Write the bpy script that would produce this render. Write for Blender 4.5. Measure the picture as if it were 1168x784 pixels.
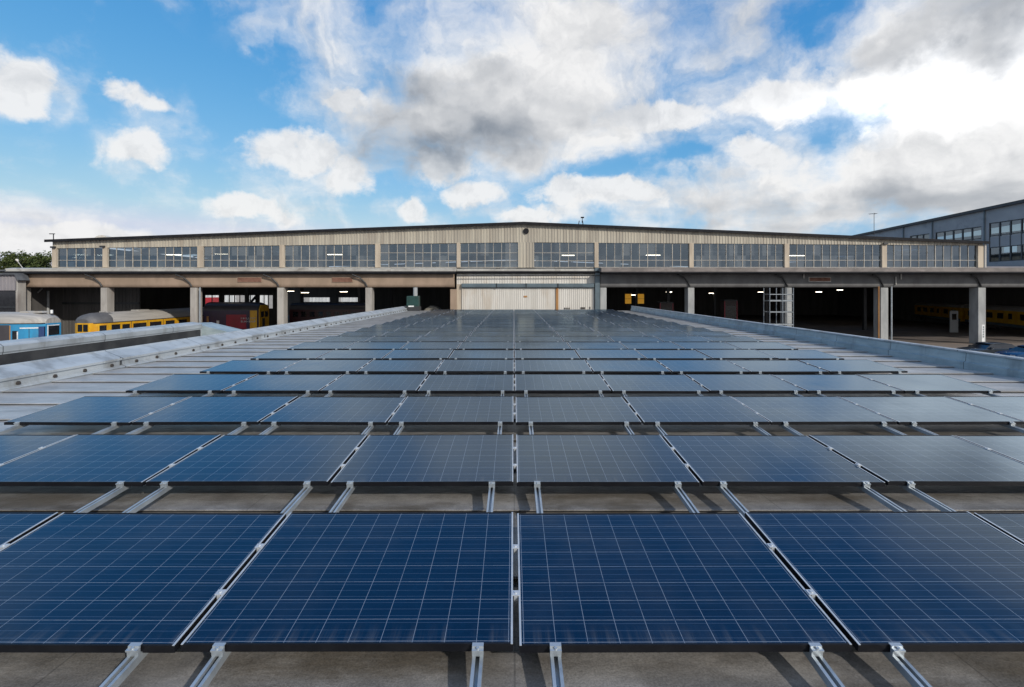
import bpy, math, random
from mathutils import Vector, Matrix
R = math.radians
random.seed(7)
for o in list(bpy.data.objects):
    bpy.data.objects.remove(o)
S = bpy.context.scene
COL = S.collection

# ------------------------------------------------------------------ camera
CZ = 5.7            # eye height above the ground
F = 560.0           # focal length in photo pixels (photo is 1168 wide)
VX, VY = 586.0, 331.0
cd = bpy.data.cameras.new('camera')
cam = bpy.data.objects.new('camera', cd)
COL.objects.link(cam)
cam.location = (0, 0, CZ)
cam.rotation_euler = (R(90), 0, 0)
cd.sensor_fit = 'HORIZONTAL'
cd.sensor_width = 36
cd.lens = F / 1168 * 36
cd.shift_x = -(VX - 584) / 1168
cd.shift_y = (VY - 392) / 1168
cd.clip_start = 0.05
cd.clip_end = 4000
S.camera = cam

# ------------------------------------------------------------------ light
SUN = Vector((0.52, -0.62, 0.46)).normalized()
sl = bpy.data.lights.new('sun', 'SUN')
sl.energy = 3.2
sl.angle = R(1.0)
sl.color = (1.0, 0.93, 0.83)
so = bpy.data.objects.new('sun', sl)
so.rotation_euler = SUN.to_track_quat('Z', 'Y').to_euler()
so.location = (30, -30, 40)
COL.objects.link(so)
S.view_settings.view_transform = 'Standard'
S.view_settings.look = 'None'
S.view_settings.exposure = 0.0
S.view_settings.gamma = 1.0
S.view_settings.use_curve_mapping = False

# ------------------------------------------------------------------ sky with clouds
W = bpy.data.worlds.new('World')
S.world = W
W.use_nodes = True
nt = W.node_tree
nt.nodes.clear()
def N(tree, t, **kw):
    n = tree.nodes.new(t)
    for k, v in kw.items():
        setattr(n, k, v)
    return n
def mth(tree, op, a, b=None, clamp=False):
    n = N(tree, 'ShaderNodeMath', operation=op, use_clamp=clamp)
    for i, v in enumerate((a, b)):
        if v is None: continue
        if isinstance(v, (int, float)): n.inputs[i].default_value = v
        else: tree.links.new(v, n.inputs[i])
    return n.outputs[0]
def vmth(tree, op, a, b=None, out=0):
    n = N(tree, 'ShaderNodeVectorMath', operation=op)
    for i, v in enumerate((a, b)):
        if v is None: continue
        if isinstance(v, (tuple, list, Vector)): n.inputs[i].default_value = v
        elif isinstance(v, (int, float)): n.inputs[3].default_value = v
        else: tree.links.new(v, n.inputs[i])
    return n.outputs[out]
def smooth(tree, v, a, b, lo=0.0, hi=1.0):
    n = N(tree, 'ShaderNodeMapRange', interpolation_type='SMOOTHSTEP')
    tree.links.new(v, n.inputs[0])
    n.inputs[1].default_value = a; n.inputs[2].default_value = b
    n.inputs[3].default_value = lo; n.inputs[4].default_value = hi
    return n.outputs[0]
def mixc(tree, f, a, b):
    n = N(tree, 'ShaderNodeMix', data_type='RGBA')
    for v, i in ((f, 0), (a, 6), (b, 7)):
        if isinstance(v, (int, float)): n.inputs[i].default_value = v
        elif isinstance(v, (tuple, list)): n.inputs[i].default_value = (*v[:3], 1)
        else: tree.links.new(v, n.inputs[i])
    return n.outputs[2]
def noise(tree, vec, scale, detail=4, rough=.5, lac=2.0, out=0):
    n = N(tree, 'ShaderNodeTexNoise')
    if vec is not None: tree.links.new(vec, n.inputs['Vector'])
    n.inputs['Scale'].default_value = scale
    n.inputs['Detail'].default_value = detail
    n.inputs['Roughness'].default_value = rough
    n.inputs['Lacunarity'].default_value = lac
    return n.outputs[out]

sky = N(nt, 'ShaderNodeTexSky', sky_type='NISHITA')
sky.sun_disc = False
sky.sun_elevation = math.asin(SUN.z)
sky.sun_rotation = math.atan2(SUN.x, SUN.y)
sky.air_density = 1.0
sky.dust_density = 0.4
sky.ozone_density = 2.5
tc = N(nt, 'ShaderNodeTexCoord')
D = tc.outputs['Generated']
sep = N(nt, 'ShaderNodeSeparateXYZ'); nt.links.new(D, sep.inputs[0])
zc = mth(nt, 'ADD', mth(nt, 'MAXIMUM', sep.outputs[2], 0.0), 0.22)
cmb = N(nt, 'ShaderNodeCombineXYZ')
nt.links.new(mth(nt, 'DIVIDE', sep.outputs[0], zc), cmb.inputs[0])
nt.links.new(mth(nt, 'DIVIDE', sep.outputs[1], zc), cmb.inputs[1])
PL = cmb.outputs[0]
# domain warp of the direction, so that the cloud masses get ragged outlines
w1 = vmth(nt, 'SCALE', vmth(nt, 'SUBTRACT', noise(nt, D, 6.0, 7, .55, out=1), (.5, .5, .5)), 0.24)
Dw = vmth(nt, 'ADD', D, w1)
fbm = noise(nt, vmth(nt, 'ADD', PL, vmth(nt, 'SCALE', w1, 1.2)), 2.3, 12, .60)
fine = noise(nt, Dw, 12.0, 9, .57)
offs = vmth(nt, 'ADD', Dw, (0.012, -0.004, 0.022))
fine2 = noise(nt, offs, 12.0, 6, .55)
def blob(px, py, rx, ry, vec):
    v = Vector(((px - VX) / F, 1, (VY - py) / F)); L = v.length; v.normalize()
    sx, sz = rx / (F * L), ry / (F * L); sy = max(sx, sz)
    d = vmth(nt, 'MULTIPLY', vmth(nt, 'SUBTRACT', vec, tuple(v)), (1 / sx, 1 / sy, 1 / sz))
    return smooth(nt, vmth(nt, 'LENGTH', d, out=1), 1.45, 0.1)
SK = (0.0, .82)
CLOUDS = [(8, 92, 58, 46, .62), (150, 175, 56, 38, .85), (185, 122, 56, 20, .55), (90, 268, 170, 34, .62), (140, 128, 30, 14, .3),
    (345, 190, 80, 44, .60), (300, 242, 110, 30, .50), (395, 205, 34, 40, .5), (400, 115, 50, 26, .58), (362, 46, 84, 56, .62), (258, 45, 50, 18, .34), (225, 66, 16, 14, .3), (228, 158, 30, 16, .3),
    (590, 60, 140, 110, .95), (560, 140, 120, 56, .95), (450, 160, 66, 50, .7), (700, 60, 90, 90, .75), (715, 160, 120, 40, .62),
    (845, 18, 58, 60, .62), (550, 222, 54, 26, .55), (472, 246, 34, 18, .55), (905, 112, 90, 40, .85), (1060, 60, 130, 72, .95),
    (1160, 110, 110, 80, .9), (862, 178, 44, 30, .55), (1010, 208, 180, 56, .85), (850, 236, 170, 30, .7), (700, 242, 120, 24, .5),
    (1160, 220, 110, 60, .75), (135, 4, 46, 20, .34), (620, 246, 90, 20, .4), (760, 215, 60, 16, .3),
    (255, 95, 110, 50, -.15), (918, 36, 44, 50, -.22), (772, 190, 80, 22, -.25), (735, 120, 30, 50, -.2), (280, 150, 60, 40, -.15), (480, 205, 40, 16, -.2), (1100, 100, 60, 14, -.25),
    # masses out of the frame: clear above the left and centre, bright cloud on the right
    (500, -330, 330, 240, -.2), (1480, 90, 380, 220, .9), (1250, -110, 260, 110, .8), (1200, -520, 520, 260, -.5), (-360, 120, 260, 140, .15)]
cov = None
for (px, py, rx, ry, wgt) in CLOUDS:
    b = mth(nt, 'MULTIPLY', blob(px, py, rx, ry, Dw), wgt * .64)
    cov = b if cov is None else mth(nt, 'ADD', cov, b)
val = mth(nt, 'ADD', mth(nt, 'ADD', cov, mth(nt, 'MULTIPLY', mth(nt, 'SUBTRACT', fbm, .5), 1.35)),
          mth(nt, 'MULTIPLY', mth(nt, 'SUBTRACT', fine, .5), 0.85))
dens = smooth(nt, val, SK[0], SK[1])
w2 = vmth(nt, 'ADD', D, vmth(nt, 'SCALE', vmth(nt, 'SUBTRACT', noise(nt, D, 9.0, 6, .55, out=1), (.5, .5, .5)), 0.11))
PUFFS = [(146, 170, 50, 34), (550, 221, 44, 26), (470, 247, 32, 18), (396, 118, 40, 20), (345, 180, 70, 32), (395, 205, 34, 36), (180, 122, 46, 22), (16, 90, 44, 38),
         (80, 268, 150, 26), (290, 236, 70, 24), (862, 178, 46, 32), (610, 248, 60, 14), (700, 218, 130, 24), (900, 112, 100, 34), (740, 140, 100, 30), (1080, 150, 130, 40), (500, 180, 60, 30)]
pf = None
for (px, py, rx, ry) in PUFFS:
    b = blob(px, py, rx, ry, w2)
    pf = b if pf is None else mth(nt, 'MAXIMUM', pf, b)
pv = mth(nt, 'ADD', pf, mth(nt, 'ADD', mth(nt, 'MULTIPLY', mth(nt, 'SUBTRACT', fine, .5), 1.1), mth(nt, 'MULTIPLY', mth(nt, 'SUBTRACT', fbm, .5), .8)))
pd = mth(nt, 'MULTIPLY', smooth(nt, pv, .34, .80), .93)
dens = mth(nt, 'MAXIMUM', dens, pd)
veil = mth(nt, 'MULTIPLY', smooth(nt, cov, 0.0, .75), .34)
dens = mth(nt, 'ADD', dens, mth(nt, 'MULTIPLY', mth(nt, 'SUBTRACT', 1.0, dens), veil))
GREYS = [(520, 142, 124, 46, 1.9), (432, 166, 52, 34, .45), (700, 50, 70, 56, .4), (1105, 30, 130, 38, 1.8), (1060, 240, 150, 34, .55),
    (870, 240, 170, 26, .5), (850, 40, 50, 46, .3), (680, 130, 60, 22, .35), (1150, 205, 60, 30, .3), (20, 90, 40, 30, .2), (960, 80, 60, 16, .15)]
GREYS += [(500, 150, 80, 26, .3), (440, 190, 50, 24, .3), (980, 245, 190, 24, .15)]
gr = None
for (px, py, rx, ry, wgt) in GREYS:
    b = mth(nt, 'MULTIPLY', blob(px, py, rx, ry, Dw), wgt)
    gr = b if gr is None else mth(nt, 'ADD', gr, b)
relief = mth(nt, 'MULTIPLY', mth(nt, 'SUBTRACT', fine, fine2), 1.5)
soft = noise(nt, vmth(nt, 'ADD', PL, vmth(nt, 'SCALE', w1, .6)), 2.6, 4, .5)
gmod = mth(nt, 'ADD', .35, mth(nt, 'MULTIPLY', smooth(nt, mth(nt, 'ADD', soft, mth(nt, 'MULTIPLY', mth(nt, 'SUBTRACT', fine, .5), .6)), .30, .75), .95))
shade = mth(nt, 'ADD', mth(nt, 'MULTIPLY', gr, gmod), mth(nt, 'ADD', 0.03, mth(nt, 'MULTIPLY', relief, -.8)))
shade = mth(nt, 'ADD', shade, mth(nt, 'MULTIPLY', mth(nt, 'SUBTRACT', soft, .5), .6))
shade = mth(nt, 'MAXIMUM', shade, 0.0)
shade = mth(nt, 'DIVIDE', shade, mth(nt, 'ADD', 1.0, mth(nt, 'MULTIPLY', shade, .55)))
CL = 10.6
BR = mth(nt, 'ADD', blob(1420, 10, 165, 120, D), mth(nt, 'MULTIPLY', blob(1075, 108, 200, 48, Dw), .55))
shade = mth(nt, 'MULTIPLY', shade, mth(nt, 'SUBTRACT', 1.0, mth(nt, 'MULTIPLY', BR, .7)))
ccol = mixc(nt, shade, (.97 * CL, .96 * CL, .95 * CL), (.27 * CL, .30 * CL, .345 * CL))
# Nishita blue, developed per channel to the photograph's azure
spx = N(nt, 'ShaderNodeSeparateColor'); nt.links.new(sky.outputs[0], spx.inputs[0])
cmx = N(nt, 'ShaderNodeCombineColor')
for ch, (pw, kk) in enumerate(((1.45, 1.90), (.70, 1.0), (.34, .965))):
    v = mth(nt, 'MINIMUM', mth(nt, 'MULTIPLY', spx.outputs[ch], .09), (.45, .56, .60)[ch])
    v = mth(nt, 'MULTIPLY', mth(nt, 'POWER', v, pw), kk / .09)
    nt.links.new(v, cmx.inputs[ch])
skyc = cmx
cbr = N(nt, 'ShaderNodeVectorMath', operation='SCALE'); nt.links.new(ccol, cbr.inputs[0])
nt.links.new(mth(nt, 'ADD', 1.0, mth(nt, 'MULTIPLY', BR, 1.3)), cbr.inputs[3])
# unseen broken overcast, added behind the camera to make the sky fill less blue
back = smooth(nt, vmth(nt, 'LENGTH', vmth(nt, 'SUBTRACT', Dw, (0.0, -.80, .55)), out=1), 1.15, .55)
dens = mth(nt, 'MAXIMUM', dens, mth(nt, 'MULTIPLY', back, .8))
full = mixc(nt, mth(nt, 'MULTIPLY', dens, .96), skyc.outputs[0], cbr.outputs[0])
bg = N(nt, 'ShaderNodeBackground'); bg.inputs[1].default_value = 0.09
nt.links.new(full, bg.inputs[0])
wo = N(nt, 'ShaderNodeOutputWorld'); nt.links.new(bg.outputs[0], wo.inputs[0])
W.cycles.sampling_method = 'MANUAL'
W.cycles.sample_map_resolution = 1024

# ------------------------------------------------------------------ helpers
def tag(o, label=None, cat=None, group=None, kind=None):
    if label: o['label'] = label
    if cat: o['category'] = cat
    if group: o['group'] = group
    if kind: o['kind'] = kind
    return o
def empty(name, loc=(0, 0, 0), rz=0):
    o = bpy.data.objects.new(name, None); o.empty_display_size = .3
    o.location = loc; o.rotation_euler = (0, 0, rz); COL.objects.link(o); return o
class MB:
    def __init__(s): s.v = []; s.f = []; s.m = []; s.sm = []
    def add(s, vs, fs, mi=0, sm=False):
        n = len(s.v); s.v += [tuple(v) for v in vs]
        for f in fs: s.f.append([i + n for i in f]); s.m.append(mi); s.sm.append(sm)
        return s
    def box(s, x0, x1, y0, y1, z0, z1, mi=0, M=None):
        vs = [Vector((x, y, z)) for z in (z0, z1) for y in (y0, y1) for x in (x0, x1)]
        if M: vs = [M @ v for v in vs]
        return s.add(vs, [(0, 2, 3, 1), (4, 5, 7, 6), (0, 1, 5, 4), (2, 6, 7, 3), (0, 4, 6, 2), (1, 3, 7, 5)], mi)
    def prism(s, poly, a, b, axis='y', mi=0):
        """closed polygon of 2D points swept from a to b along an axis; ends capped"""
        def P(p, t): return {'x': (t, p[0], p[1]), 'y': (p[0], t, p[1]), 'z': (p[0], p[1], t)}[axis]
        n = len(poly); vs = [P(p, a) for p in poly] + [P(p, b) for p in poly]
        fs = [(i, (i + 1) % n, n + (i + 1) % n, n + i) for i in range(n)] + [tuple(range(n))[::-1], tuple(range(n, 2 * n))]
        return s.add(vs, fs, mi)
    def tube(s, pts, r, n=8, mi=0, cap=True):
        pts = [Vector(p) for p in pts]; rs = r if isinstance(r, (list, tuple)) else [r] * len(pts)
        vs = []
        for i, p in enumerate(pts):
            t = (pts[min(i + 1, len(pts) - 1)] - pts[max(i - 1, 0)]).normalized()
            u = t.orthogonal().normalized() if i == 0 else (u - t * u.dot(t)).normalized()
            w = t.cross(u)
            vs += [p + (u * math.cos(2 * math.pi * k / n) + w * math.sin(2 * math.pi * k / n)) * rs[i] for k in range(n)]
        fs = [(i * n + k, i * n + (k + 1) % n, (i + 1) * n + (k + 1) % n, (i + 1) * n + k) for i in range(len(pts) - 1) for k in range(n)]
        s.add(vs, fs, mi, True)
        if cap: s.add([vs[k] for k in range(n)], [tuple(range(n))[::-1]], mi); s.add(vs[-n:], [tuple(range(n))], mi)
        return s
    def build(s, name, mats, parent=None, bevel=0, label=None):
        me = bpy.data.meshes.new(name); me.from_pydata(s.v, [], s.f)
        for m in (mats if isinstance(mats, (list, tuple)) else [mats]): me.materials.append(m)
        me.polygons.foreach_set('material_index', s.m); me.polygons.foreach_set('use_smooth', s.sm); me.update()
        o = bpy.data.objects.new(name, me); COL.objects.link(o)
        if parent: o.parent = parent
        if bevel:
            b = o.modifiers.new('bevel', 'BEVEL'); b.width = bevel; b.segments = 2; b.limit_method = 'ANGLE'
        if label: o['label'] = label
        return o
def copy_tree(o, parent=None):
    c = o.copy(); COL.objects.link(c)
    if parent: c.parent = parent
    for ch in list(o.children): copy_tree(ch, c)
    return c
def PX(px, Y): return (px - VX) / F * Y
def PZ(py, Y): return CZ + (VY - py) / F * Y

def mat(name, c1, c2=None, scale=3.0, stretch=(1, 1, 1), rough=.6, metal=0.0, bump=0.0, bscale=None, spec=.5, detail=6, stain=None, stscale=.6, ststretch=(1, 1, 1), rvar=0.0, lo=.35, hi=.65, joints=None, stlo=.52, sthi=.72, grit=0):
    m = bpy.data.materials.new(name); m.use_nodes = True; t = m.node_tree
    p = t.nodes['Principled BSDF']
    p.inputs['Roughness'].default_value = rough; p.inputs['Metallic'].default_value = metal
    p.inputs['Specular IOR Level'].default_value = spec
    co = N(t, 'ShaderNodeTexCoord').outputs['Object']
    v = vmth(t, 'MULTIPLY', co, stretch)
    nz = noise(t, v, scale, detail, .6)
    f = smooth(t, nz, lo, hi)
    col = mixc(t, f, c1, c2 if c2 else tuple(x * .8 for x in c1))
    if stain:
        f2 = smooth(t, noise(t, vmth(t, 'MULTIPLY', co, ststretch), stscale, 8, .65), stlo, sthi)
        col = mixc(t, mth(t, 'MULTIPLY', f2, stain[3]), col, stain[:3])
    if grit:
        g1 = noise(t, co, 90, 4, .8); g2 = noise(t, co, 7, 5, .65)
        gv = mth(t, 'ADD', 1 - grit * .5, mth(t, 'ADD', mth(t, 'MULTIPLY', mth(t, 'SUBTRACT', g1, .5), grit * 2.6), mth(t, 'MULTIPLY', mth(t, 'SUBTRACT', g2, .35), grit * 1.4)))
        gm = N(t, 'ShaderNodeVectorMath', operation='SCALE'); t.links.new(col, gm.inputs[0]); t.links.new(gv, gm.inputs[3]); col = gm.outputs[0]
    if joints:   # thin dark joints across one axis every so many metres
        ax, pitch, wd, dark = joints
        sp = N(t, 'ShaderNodeSeparateXYZ'); t.links.new(co, sp.inputs[0])
        fr = mth(t, 'FRACT', mth(t, 'DIVIDE', sp.outputs[ax], pitch))
        ln = mth(t, 'LESS_THAN', fr, wd / pitch)
        col = mixc(t, mth(t, 'MULTIPLY', ln, dark), col, (.03, .03, .03))
    t.links.new(col, p.inputs['Base Color'])
    if rvar:
        t.links.new(mth(t, 'ADD', rough - rvar / 2, mth(t, 'MULTIPLY', nz, rvar)), p.inputs['Roughness'])
    if bump:
        b = N(t, 'ShaderNodeBump'); b.inputs['Strength'].default_value = bump; b.inputs['Distance'].default_value = .02
        t.links.new(noise(t, v, bscale or scale * 4, 5, .6), b.inputs['Height']); t.links.new(b.outputs[0], p.inputs['Normal'])
    return m
def emis(name, col, st):
    m = bpy.data.materials.new(name); m.use_nodes = True; p = m.node_tree.nodes['Principled BSDF']
    p.inputs['Base Color'].default_value = (.8, .8, .8, 1)
    p.inputs['Emission Color'].default_value = (*col, 1); p.inputs['Emission Strength'].default_value = st
    return m

M = {}
M['ground'] = mat('ground', (.20, .155, .125), (.15, .13, .115), .35, rough=.9, bump=.3, bscale=6, stain=(.09, .08, .075, .7), stscale=.12)
M['deck'] = mat('roof_sheet', (.30, .29, .28), (.19, .183, .175), 1.3, (1, 2, 1), rough=.36, grit=.6, joints=(0, 2.32, .010, .4), bump=.25, bscale=11, stain=(.115, .10, .08, .85), stscale=1.5, ststretch=(.55, 1.5, 1), rvar=.3, detail=9, stlo=.42, sthi=.64)
M['galv'] = mat('galvanised_cladding', (.46, .49, .505), (.36, .39, .41), 1.6, (1, .6, 3), rough=.42, metal=.15, bump=.12, bscale=9, stain=(.22, .22, .21, .7), stscale=1.6, ststretch=(1, 1.4, .35), stlo=.47, sthi=.68, joints=(1, 3.05, .025, .75), rvar=.2)
M['galv_blue'] = mat('galvanised_blue_grey', (.38, .46, .485), (.28, .35, .38), 1.8, (1, .6, 3), rough=.45, metal=.2, bump=.12, bscale=9, stain=(.17, .19, .20, .6), stscale=1.5, ststretch=(1, 1.4, .35), stlo=.47, sthi=.68, joints=(1, 2.4, .02, .7), rvar=.2)
M['gutter'] = mat('gutter_lining', (.025, .025, .027), (.05, .05, .05), 2, rough=.7)
M['render'] = mat('rendered_wall', (.34, .33, .31), (.28, .27, .25), .8, rough=.85, stain=(.16, .15, .13, .5))
M['clad'] = mat('cream_cladding', (.43, .395, .325), (.33, .30, .25), 3.3, (1, 1, .03), rough=.6, stain=(.27, .22, .17, .55), stscale=1.4, ststretch=(1, 1, .18), detail=3, lo=.42, hi=.58)
M['pil'] = mat('cream_pilaster', (.48, .41, .32), (.38, .32, .25), 1.5, (1, 1, .2), rough=.65, stain=(.25, .2, .15, .5), ststretch=(1, 1, .2))
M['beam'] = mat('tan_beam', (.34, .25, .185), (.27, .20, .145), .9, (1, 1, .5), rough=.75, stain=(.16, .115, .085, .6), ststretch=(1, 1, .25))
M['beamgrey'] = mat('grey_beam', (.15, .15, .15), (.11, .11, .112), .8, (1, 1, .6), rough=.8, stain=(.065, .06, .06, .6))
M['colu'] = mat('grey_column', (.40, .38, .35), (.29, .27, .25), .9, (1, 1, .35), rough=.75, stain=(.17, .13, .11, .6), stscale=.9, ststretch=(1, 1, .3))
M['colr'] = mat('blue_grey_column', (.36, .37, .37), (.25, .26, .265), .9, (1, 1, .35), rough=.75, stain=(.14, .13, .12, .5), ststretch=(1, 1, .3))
M['white'] = mat('white_cladding', (.62, .60, .56), (.53, .51, .47), 2.2, (1, 1, .05), rough=.55, stain=(.42, .33, .24, .45), stscale=.9, ststretch=(1, 1, .25), detail=3)
M['edge'] = mat('black_edge', (.010, .011, .014), (.018, .018, .021), 2, rough=.7, spec=.15)
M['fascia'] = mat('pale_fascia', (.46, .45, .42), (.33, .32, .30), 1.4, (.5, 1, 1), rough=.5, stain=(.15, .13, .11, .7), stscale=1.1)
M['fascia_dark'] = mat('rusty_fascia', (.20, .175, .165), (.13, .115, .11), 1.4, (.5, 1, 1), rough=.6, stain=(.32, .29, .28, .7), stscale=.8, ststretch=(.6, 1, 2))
M['steelblue'] = mat('blue_grey_steel', (.10, .14, .165), (.075, .105, .125), 1.2, rough=.5)
M['rust'] = mat('orange_rust', (.40, .22, .08), (.30, .14, .05), 2, (1, 1, .3), rough=.75)
M['louvre'] = mat('louvre_rust', (.28, .15, .11), (.20, .10, .07), 3, rough=.7)
M['inroof'] = mat('roof_soffit', (.16, .16, .155), (.11, .11, .105), .5, rough=.9)
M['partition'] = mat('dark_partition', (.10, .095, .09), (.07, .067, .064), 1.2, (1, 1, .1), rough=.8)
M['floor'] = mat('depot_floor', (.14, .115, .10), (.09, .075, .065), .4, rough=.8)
M['slate'] = mat('slate_roof', (.11, .12, .135), (.07, .075, .085), .8, rough=.6, stain=(.22, .22, .22, .5))
M['frame'] = mat('window_frame', (.40, .38, .34), (.30, .28, .25), 3, rough=.6)
M['darkframe'] = mat('dark_window_frame', (.03, .035, .04), (.045, .05, .055), 3, rough=.5)
M['greywall'] = mat('grey_render', (.33, .335, .34), (.28, .285, .29), .4, rough=.8, stain=(.10, .11, .12, .4))
M['mauve'] = mat('mauve_roof', (.25, .235, .25), (.20, .19, .205), .6, rough=.7)
M['steel'] = mat('galvanised_steel', (.46, .50, .53), (.36, .40, .43), 6, rough=.38, metal=.5, stain=(.2, .21, .22, .5), stscale=5)
M['alu'] = mat('aluminium', (.54, .57, .60), (.45, .48, .51), 8, rough=.38, metal=.3)
M['blackalu'] = mat('black_anodised', (.006, .0065, .009), (.010, .0105, .013), 8, rough=.45, spec=.2)
M['bolt'] = mat('bolt_dark', (.03, .028, .026), (.06, .05, .045), 20, rough=.6)
M['rubber'] = mat('rubber', (.015, .015, .015), (.025, .025, .025), 5, rough=.8)
M['lead'] = mat('dark_metal', (.05, .052, .055), (.035, .036, .04), 3, rough=.5, metal=.3)

def glass(name, tint, trans, dirt, rough=.05, dirtcol=(.30, .31, .30), panes=None):
    m = bpy.data.materials.new(name); m.use_nodes = True; t = m.node_tree; t.nodes.clear()
    co = N(t, 'ShaderNodeTexCoord').outputs['Object']
    tr = N(t, 'ShaderNodeBsdfTransparent'); tr.inputs[0].default_value = (*tint, 1)
    di = N(t, 'ShaderNodeBsdfDiffuse'); di.inputs[0].default_value = (*dirtcol, 1)
    gl = N(t, 'ShaderNodeBsdfGlossy'); gl.inputs['Roughness'].default_value = rough
    gl.inputs[0].default_value = (.68, .84, 1, 1)
    nz = smooth(t, noise(t, vmth(t, 'MULTIPLY', co, (1, 1, .5)), 1.3, 6, .6), .3, .75)
    df = mth(t, 'MULTIPLY', nz, dirt)
    if panes:     # whole panes differ in dirt and in the tilt of the glass
        pv = vmth(t, 'FLOOR', vmth(t, 'DIVIDE', vmth(t, 'ADD', co, (0.013, 0, panes[2])), (panes[0], 50, panes[1])))
        wn = N(t, 'ShaderNodeTexWhiteNoise'); t.links.new(pv, wn.inputs[0])
        r = wn.outputs[0]
        df = mth(t, 'ADD', df, mth(t, 'MULTIPLY', smooth(t, r, .45, 1.0), panes[3]), clamp=True)
        b = vmth(t, 'MULTIPLY', vmth(t, 'SUBTRACT', wn.outputs[1], (.5, .5, .15)), (.09, 0, .07))
        g = N(t, 'ShaderNodeNewGeometry')
        nn = vmth(t, 'NORMALIZE', vmth(t, 'ADD', g.outputs['Normal'], b))
        t.links.new(nn, gl.inputs['Normal'])
    fr = N(t, 'ShaderNodeFresnel'); fr.inputs[0].default_value = 1.55
    a = N(t, 'ShaderNodeMixShader'); t.links.new(df, a.inputs[0]); t.links.new(tr.outputs[0], a.inputs[1]); t.links.new(di.outputs[0], a.inputs[2])
    b2 = N(t, 'ShaderNodeMixShader'); t.links.new(mth(t, 'ADD', mth(t, 'MULTIPLY', fr.outputs[0], 1.0), trans), b2.inputs[0])
    t.links.new(a.outputs[0], b2.inputs[1]); t.links.new(gl.outputs[0], b2.inputs[2])
    o = N(t, 'ShaderNodeOutputMaterial'); t.links.new(b2.outputs[0], o.inputs[0])
    return m
M['glass'] = glass('window_glass', (.58, .64, .66), .10, .06, panes=(.88, 1.35, -9.35 + 1.35 * 7, .20))
M['glassb'] = glass('blue_window_glass', (.20, .30, .36), .10, .10)
M['darkglass'] = mat('dark_glass', (.012, .014, .018), (.02, .022, .026), 3, rough=.08, spec=.6)

# ------------------------------------------------------------------ ground
g = MB(); g.add([(-900, -400, 0), (900, -400, 0), (900, 1600, 0), (-900, 1600, 0)], [(0, 1, 2, 3)])
tag(g.build('ground', M['ground']), kind='structure')

# ------------------------------------------------------------------ roof building with the panels
RZ = 3.70                     # roof level
Y0, Y1 = -7.0, 46.2
XL, XR = -9.75, 11.0
shed = empty('flat_roofed_building', ((XL + XR) / 2, (Y0 + Y1) / 2, 0))
tag(shed, 'flat roofed building under the solar panels, edged with pale metal parapets', 'building')
inv = shed.matrix_basis.inverted()
def under(o, parent):
    """keep world placement while parenting"""
    o.parent = parent
    w = Matrix.Identity(4); p = parent
    while p is not None:
        w = (p.matrix_parent_inverse if p.parent else Matrix.Identity(4)) @ p.matrix_basis @ w; p = p.parent
    o.matrix_parent_inverse = w.inverted()
    return o
ROW0, PITCH_Y = 2.42, 2.0
# roof deck: overlapped sheets, every lip facing the camera
DZ = RZ + .06
prof = []
half = PITCH_Y / 2
y = ROW0 - 0.16 - half * 9
yy = y
first = True
while yy < Y1:
    a, b = yy, min(yy + half, Y1)
    if first: prof.append((a, DZ)); first = False
    else: prof += [(a + .05, DZ - .002), (a + .05, DZ + .020), (a, DZ + .022)]
    prof += [(a, DZ + .032), (a + .012, DZ + .034), (b, DZ)]
    yy += half
d = MB()
nseg = 26
rj = random.Random(3)
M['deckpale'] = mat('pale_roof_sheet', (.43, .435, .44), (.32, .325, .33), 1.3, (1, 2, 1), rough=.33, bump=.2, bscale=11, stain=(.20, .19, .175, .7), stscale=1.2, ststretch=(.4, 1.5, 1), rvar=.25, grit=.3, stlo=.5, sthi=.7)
n = len(prof)
deck = None
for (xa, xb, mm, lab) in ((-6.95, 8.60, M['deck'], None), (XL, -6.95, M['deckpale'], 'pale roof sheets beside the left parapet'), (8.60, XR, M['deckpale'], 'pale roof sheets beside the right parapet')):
    d = MB(); ns = 12
    vs = []
    for i in range(ns + 1):
        x = xa + (xb - xa) * i / ns
        vs += [(x, p[0], p[1]) for p in prof]
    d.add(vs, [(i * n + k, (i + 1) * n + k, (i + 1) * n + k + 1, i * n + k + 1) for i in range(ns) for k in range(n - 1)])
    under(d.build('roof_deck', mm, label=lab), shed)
# right parapet
r = MB()
r.prism([(11.0, 3.3), (11.0, RZ + .235), (11.05, RZ + .26), (11.07, RZ + .455), (11.05, RZ + .475), (11.10, RZ + .50), (11.46, RZ + .455), (11.48, RZ + .40), (11.44, RZ + .40), (11.40, 3.3)], Y0, Y1)
par_r = under(r.build('parapet', M['galv_blue'], label='blue grey metal parapet along the right roof edge'), shed)
c = MB(); c.prism([(11.035, RZ + .478), (11.035, RZ + .512), (11.10, RZ + .527), (11.49, RZ + .48), (11.49, RZ + .44), (11.47, RZ + .462), (11.10, RZ + .507), (11.06, RZ + .497)], Y0, Y1 + .02)
under(c.build('coping', M['galv']), par_r)
# left parapet and gutter
l = MB()
l.prism([(XL, 3.3), (XL, RZ + .262), (XL + .028, RZ + .262), (XL + .028, RZ + .312), (XL - .40, RZ + .48), (XL - .41, RZ + .50), (XL - .47, RZ + .50), (XL - .49, RZ + .40), (XL - .46, 3.3)][::-1], Y0, Y1)
par_l = under(l.build('parapet', M['galv'], label='pale bolted metal parapet along the left roof edge'), shed)
fl = MB(); fl.prism([(XL + .004, RZ - .05), (XL + .10, DZ + .036), (XL + .09, DZ + .05), (XL + .004, DZ + .085)], Y0, Y1 - .02)
under(fl.build('flashing', M['galv']), par_l)
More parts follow.
